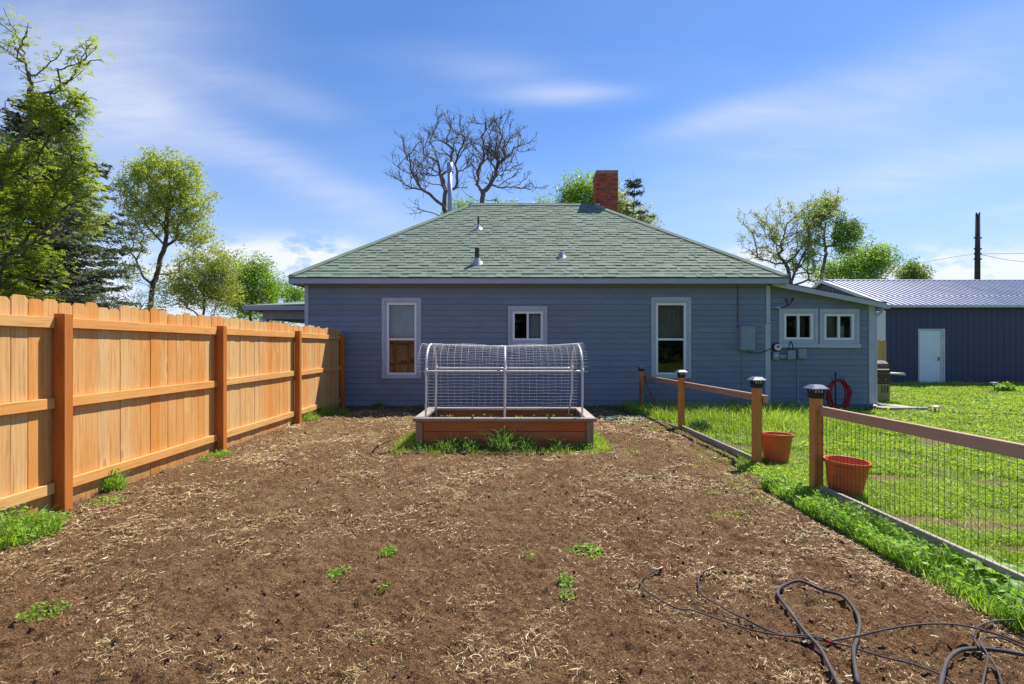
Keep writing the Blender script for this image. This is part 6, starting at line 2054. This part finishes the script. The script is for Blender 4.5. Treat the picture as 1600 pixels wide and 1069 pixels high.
def build_litter():
    g = np.random.default_rng(9)
    def scatter(n, lo):
        y = 1.5 * (11.6 / 1.5) ** g.uniform(0, 1, n); x = g.uniform(-3.9, 2.75, n)
        d = fbm(x * 1.25, y * 1.25, 70, 3); d2 = fbm(x * 6, y * 6, 71, 3)
        dens = np.clip((d - 0.40) * 3.2, lo, 1) * np.clip((d2 - 0.30) * 3.2, lo, 1)
        k = (g.uniform(0, 1, n) < dens) & ~((x > -1.36) & (x < 1.17) & (y > 7.1) & (y < 8.5))
        x, y = x[k], y[k]
        return x, y, soil_height(x, y)
    def strands(x, y, z, L_, w):
        n = len(x); a = g.uniform(0, 6.28, n)
        u = np.stack([np.cos(a), np.sin(a), g.normal(0, 0.2, n)], -1)
        v = np.stack([-np.sin(a), np.cos(a), g.normal(0, 0.5, n)], -1)
        c = np.stack([x, y, z], -1)
        Mi = c + np.stack([-np.sin(a), np.cos(a), np.full(n, 0.4)], -1) * (L_ * g.normal(0, 0.16, n))[:, None]
        A = c - u * L_[:, None] * .5; B = c + u * L_[:, None] * .5; wv = v * w[:, None] * .5
        V = np.stack([A - wv, A + wv, Mi + wv, Mi - wv, B + wv, B - wv], 1).reshape(-1, 3)
        o = np.arange(n)[:, None] * 6
        return V, np.concatenate([o + np.array([[0, 1, 2, 3]]), o + np.array([[3, 2, 4, 5]])], 1).reshape(-1, 4)
    x, y, z = scatter(170000, 0.05); n = len(x)
    p1 = strands(x, y, z + g.uniform(0.003, 0.010, n), (g.gamma(2.0, 0.0105, n) + 0.008) * np.clip(y / 4.5, 0.85, 1.7), 0.0024 * np.clip(y / 3.0, 0.85, 2.8) * g.uniform(0.5, 1.6, n))
    x, y, z = scatter(300000, 0.26); n = len(x)
    L_ = g.gamma(1.6, 0.005, n) * np.clip(y / 4.0, 0.85, 2.2) + 0.004; w = 0.0022 * np.clip(y / 3.0, 0.85, 3.2) * g.uniform(0.5, 1.7, n)
    a = g.uniform(0, 6.28, n); u = np.stack([np.cos(a), np.sin(a), g.normal(0, 0.25, n)], -1) * (L_ * .5)[:, None]; v = np.stack([-np.sin(a), np.cos(a), g.normal(0, 0.4, n)], -1) * (w * .5)[:, None]
    c = np.stack([x, y, z + g.uniform(0.001, 0.007, n)], -1)
    p2 = (np.stack([c - u, c - v, c + u, c + v], 1).reshape(-1, 3), np.arange(n * 4).reshape(-1, 4))
    tag(link('straw_litter', np_mesh('straw_litter', *merge([p1, p2]), STRAW)), None, None, None, 'stuff')
    # loose clods: squashed rough octahedra
    n = 4500
    t = g.uniform(0, 1, n); y = 1.5 * (10 / 1.5) ** t; x = g.uniform(-3.9, 2.6, n)
    k = ~((x > -1.36) & (x < 1.17) & (y > 7.1) & (y < 8.5)); x, y = x[k], y[k]; n = len(x)
    z = soil_height(x, y)
    r_ = g.gamma(1.6, 0.0030, n) + 0.002
    D = np.array([[1, 0, 0], [0, 1, 0], [-1, 0, 0], [0, -1, 0], [0, 0, 1], [0, 0, -1.0]])
    V = (np.stack([x, y, z], -1)[:, None] + D[None] * (r_[:, None, None] * g.uniform(0.55, 1.2, (n, 6, 1)))).reshape(-1, 3)
    o = np.arange(n)[:, None] * 6
    F = np.concatenate([o + np.array([f]) for f in ((0, 1, 4), (1, 2, 4), (2, 3, 4), (3, 0, 4), (1, 0, 5), (2, 1, 5), (3, 2, 5), (0, 3, 5))], 1).reshape(-1, 3)
    tag(link('soil_clods', np_mesh('soil_clods', V, F, CLOD)), None, None, None, 'stuff')
build_litter()

# ================================================================ hoses and drip tubing
def on_soil(pts, r_, lift=None):
    out = []
    for i, p in enumerate(pts):
        q = G(p[0], p[1], 0.035)
        h = soil_top(q.x, q.y) if q.x < 2.6 else 0.03
        out.append(Vector((q.x, q.y, h + r_ + (lift[i] if lift else 0) + 0.004)))
    return out

def build_tubing():
    def tubing(name, label, pts, r_, mat=M['tubing'], cat='drip tubing', group='drip tubing on the bare soil', lift=None, cap=None, n=6):
        P = [Vector((q.x, q.y, max(q.z, (soil_top(q.x, q.y, 0.012) if q.x < 2.6 else 0.02) + r_ * 0.8))) for q in spline(on_soil(pts, r_, lift), n)]
        for _ in range(2): P = [P[0]] + [Vector((P[i].x, P[i].y, max(P[i].z, (P[i - 1].z + P[i + 1].z) / 2))) for i in range(1, len(P) - 1)] + [P[-1]]
        mb = MB(); mb.tube(P, r_, 8)
        o = mb.obj(name, mat, smooth=True)
        tag(o, label, cat, group)
        if cap is not None:
            for e in cap:
                d = (P[0] - P[1] if e == 0 else P[-1] - P[-2]).normalized(); b = P[0] if e == 0 else P[-1]
                m2 = MB(); m2.tube([b - d * 0.004, b + d * 0.022], r_ * 1.7, 8); m2.obj('end_cap', M['redcap'], o)
                m3 = MB(); m3.tube([b - d * 0.030, b - d * 0.005], r_ * 1.4, 8); m3.obj('collar', M['black'], o)
        return o
    tubing('main_tube', 'thick grey brown main tube bent in a tall loop on the soil', [(1325, 1110), (1300, 1060), (1281, 1025), (1258, 995), (1235, 965), (1221, 945), (1215, 932), (1224, 923), (1250, 919), (1285, 928), (1315, 943), (1335, 960), (1343, 980), (1340, 1000), (1334, 1025), (1335, 1045), (1341, 1085)], 0.0092)
    tubing('main_tube', 'thick dark tube curving in from the bottom right corner', [(1468, 1100), (1474, 1060), (1482, 1040), (1500, 1029), (1530, 1026), (1560, 1031), (1600, 1041), (1660, 1050)], 0.0092)
    tubing('drip_line', 'longest thin drip line with a red end cap at its far left tip', [(1031, 896), (1022, 899), (1008, 905), (1001, 915), (1007, 928), (1030, 942), (1060, 953), (1100, 964), (1150, 981), (1190, 995), (1225, 1001), (1255, 1003), (1290, 1006), (1330, 1015), (1370, 1026), (1420, 1043), (1470, 1063), (1500, 1085)], 0.0044, cap=[0])
    tubing('drip_line', 'thin drip line with a red end cap, curling up beside the longest one', [(1111, 897), (1105, 899), (1095, 906), (1091, 918), (1098, 935), (1120, 951), (1150, 966), (1190, 986), (1220, 998), (1255, 1001), (1285, 1007), (1293, 1011)], 0.0044, lift=[.02, .02, .02, .015, .005, 0, 0, 0, 0, .01, .01, .01], cap=[0, 1])
    tubing('drip_line', 'thin drip line arching above the soil to the right edge', [(1292, 1008), (1340, 1003), (1380, 1005), (1440, 1008), (1500, 1010), (1560, 1016), (1600, 1020), (1660, 1030)], 0.0046, lift=[.0, .02, .045, .06, .06, .04, .02, 0])
    tubing('drip_line', 'thin drip line looping down from the right edge past the thick tube', [(1640, 966), (1600, 973), (1560, 981), (1532, 993), (1521, 1010), (1528, 1026), (1545, 1042), (1558, 1062), (1570, 1090)], 0.0044, lift=[.0, .01, .015, .02, .02, .02, .01, 0, 0])
    tubing('drip_line', 'short thin drip line crossing beside the looping one in the corner', [(1650, 1020), (1600, 1014), (1565, 1010), (1542, 1016), (1533, 1027), (1543, 1045), (1538, 1065), (1532, 1095)], 0.0044, lift=[.0, .005, .012, .02, .022, .02, 0, 0])
    mb = MB()
    for px, py in ((1257, 1002), (1532, 1027)):
        c = G(px, py, 0.05); mb.tube([c + Vector((-0.012, 0, -0.01)), c + Vector((0.012, 0.004, 0.004))], 0.013, 8)
    c = G(1257, 1002, 0.05)
    m1 = MB(); m1.tube([c + Vector((-0.010, 0, -0.012)), c + Vector((0.010, 0.004, -0.008))], 0.013, 8); tag(m1.obj('cable_tie', M['black']), 'black tie binding the drip lines to the looped main tube', 'tie', 'ties on the drip tubing')
    c = G(1532, 1027, 0.05)
    m1 = MB(); m1.tube([c + Vector((-0.010, 0, -0.012)), c + Vector((0.010, 0.004, -0.008))], 0.013, 8); tag(m1.obj('cable_tie', M['black']), 'black tie binding the lines in the bottom right corner', 'tie', 'ties on the drip tubing')

    # green hose: hung on the far post, running down to a flat coil
    x1, y1 = 2.905, 11.44
    g = random.Random(4)
    P = [Vector((x1 + 0.05, y1 - 0.06, 0.80)), Vector((x1 + 0.03, y1 - 0.08, 0.6)), Vector((x1 - 0.05, y1 - 0.12, 0.42)), Vector((x1 - 0.16, y1 - 0.25, 0.2)), G(988, 645, 0.08), G(978, 653, 0.03)]
    c = G(973, 654, 0.03)
    for k in range(34):
        a = k * 0.72; f = 0.75 + 0.25 * math.sin(k * 1.7)
        P.append(Vector((c.x + 0.42 * f * math.cos(a) + 0.1 * math.sin(k * .6), c.y + 0.30 * f * math.sin(a), 0.03 + 0.012 * (k % 4))))
    P += [G(1000, 650, 0.03), G(1004, 652, 0.03)]
    mb = MB(); mb.tube(spline(P, 5), 0.0125, 7)
    tag(mb.obj('garden_hose', M['hosegreen'], smooth=True), 'green garden hose running from the far post to a tangle on the soil', 'hose', 'garden hoses')
    P = []
    c = G(976, 658, 0.03)
    for k in range(26):
        a = k * 0.6 + 1; f = 0.7 + 0.3 * math.sin(k * 1.1 + 2)
        P.append(Vector((c.x - 0.12 + 0.40 * f * math.cos(a) + 0.012 * k, c.y + 0.22 * f * math.sin(a), 0.035 + 0.010 * (k % 5))))
    mb = MB(); mb.tube(spline(P, 5), 0.011, 7)
    tag(mb.obj('garden_hose', M['hosegrey'], smooth=True), 'grey hose looped flat among the green tangle near the wall', 'hose', 'garden hoses')
    P = [Vector((x1 + 0.06, y1 - 0.03, 0.74)), Vector((x1 + 0.13, y1 - 0.05, 0.5)), Vector((x1 + 0.25, y1 - 0.12, 0.22)), Vector((x1 + 0.42, y1 - 0.2, 0.05)), Vector((x1 + 0.6, y1 - 0.25, 0.02))]
    mb = MB(); mb.tube(spline(P, 6), 0.010, 7)
    tag(mb.obj('garden_hose', M['hosered'], smooth=True), 'thin red hose hanging down from the far fence post', 'hose', 'garden hoses')
    P = [Vector((1.4, 11.3, 0.03)), Vector((1.8, 11.45, 0.04)), Vector((2.1, 11.25, 0.05)), Vector((2.4, 11.35, 0.05)), Vector((2.7, 11.2, 0.04)), Vector((2.86, 11.38, 0.06)), Vector((2.865, 11.44, 0.3)), Vector((2.865, 11.45, 0.66))]
    mb = MB(); mb.tube(spline(P, 6), 0.012, 7)
    tag(mb.obj('garden_hose', M['hosered'], smooth=True), 'red hose lying in the shade along the wall by the far post', 'hose', 'garden hoses')
build_tubing()
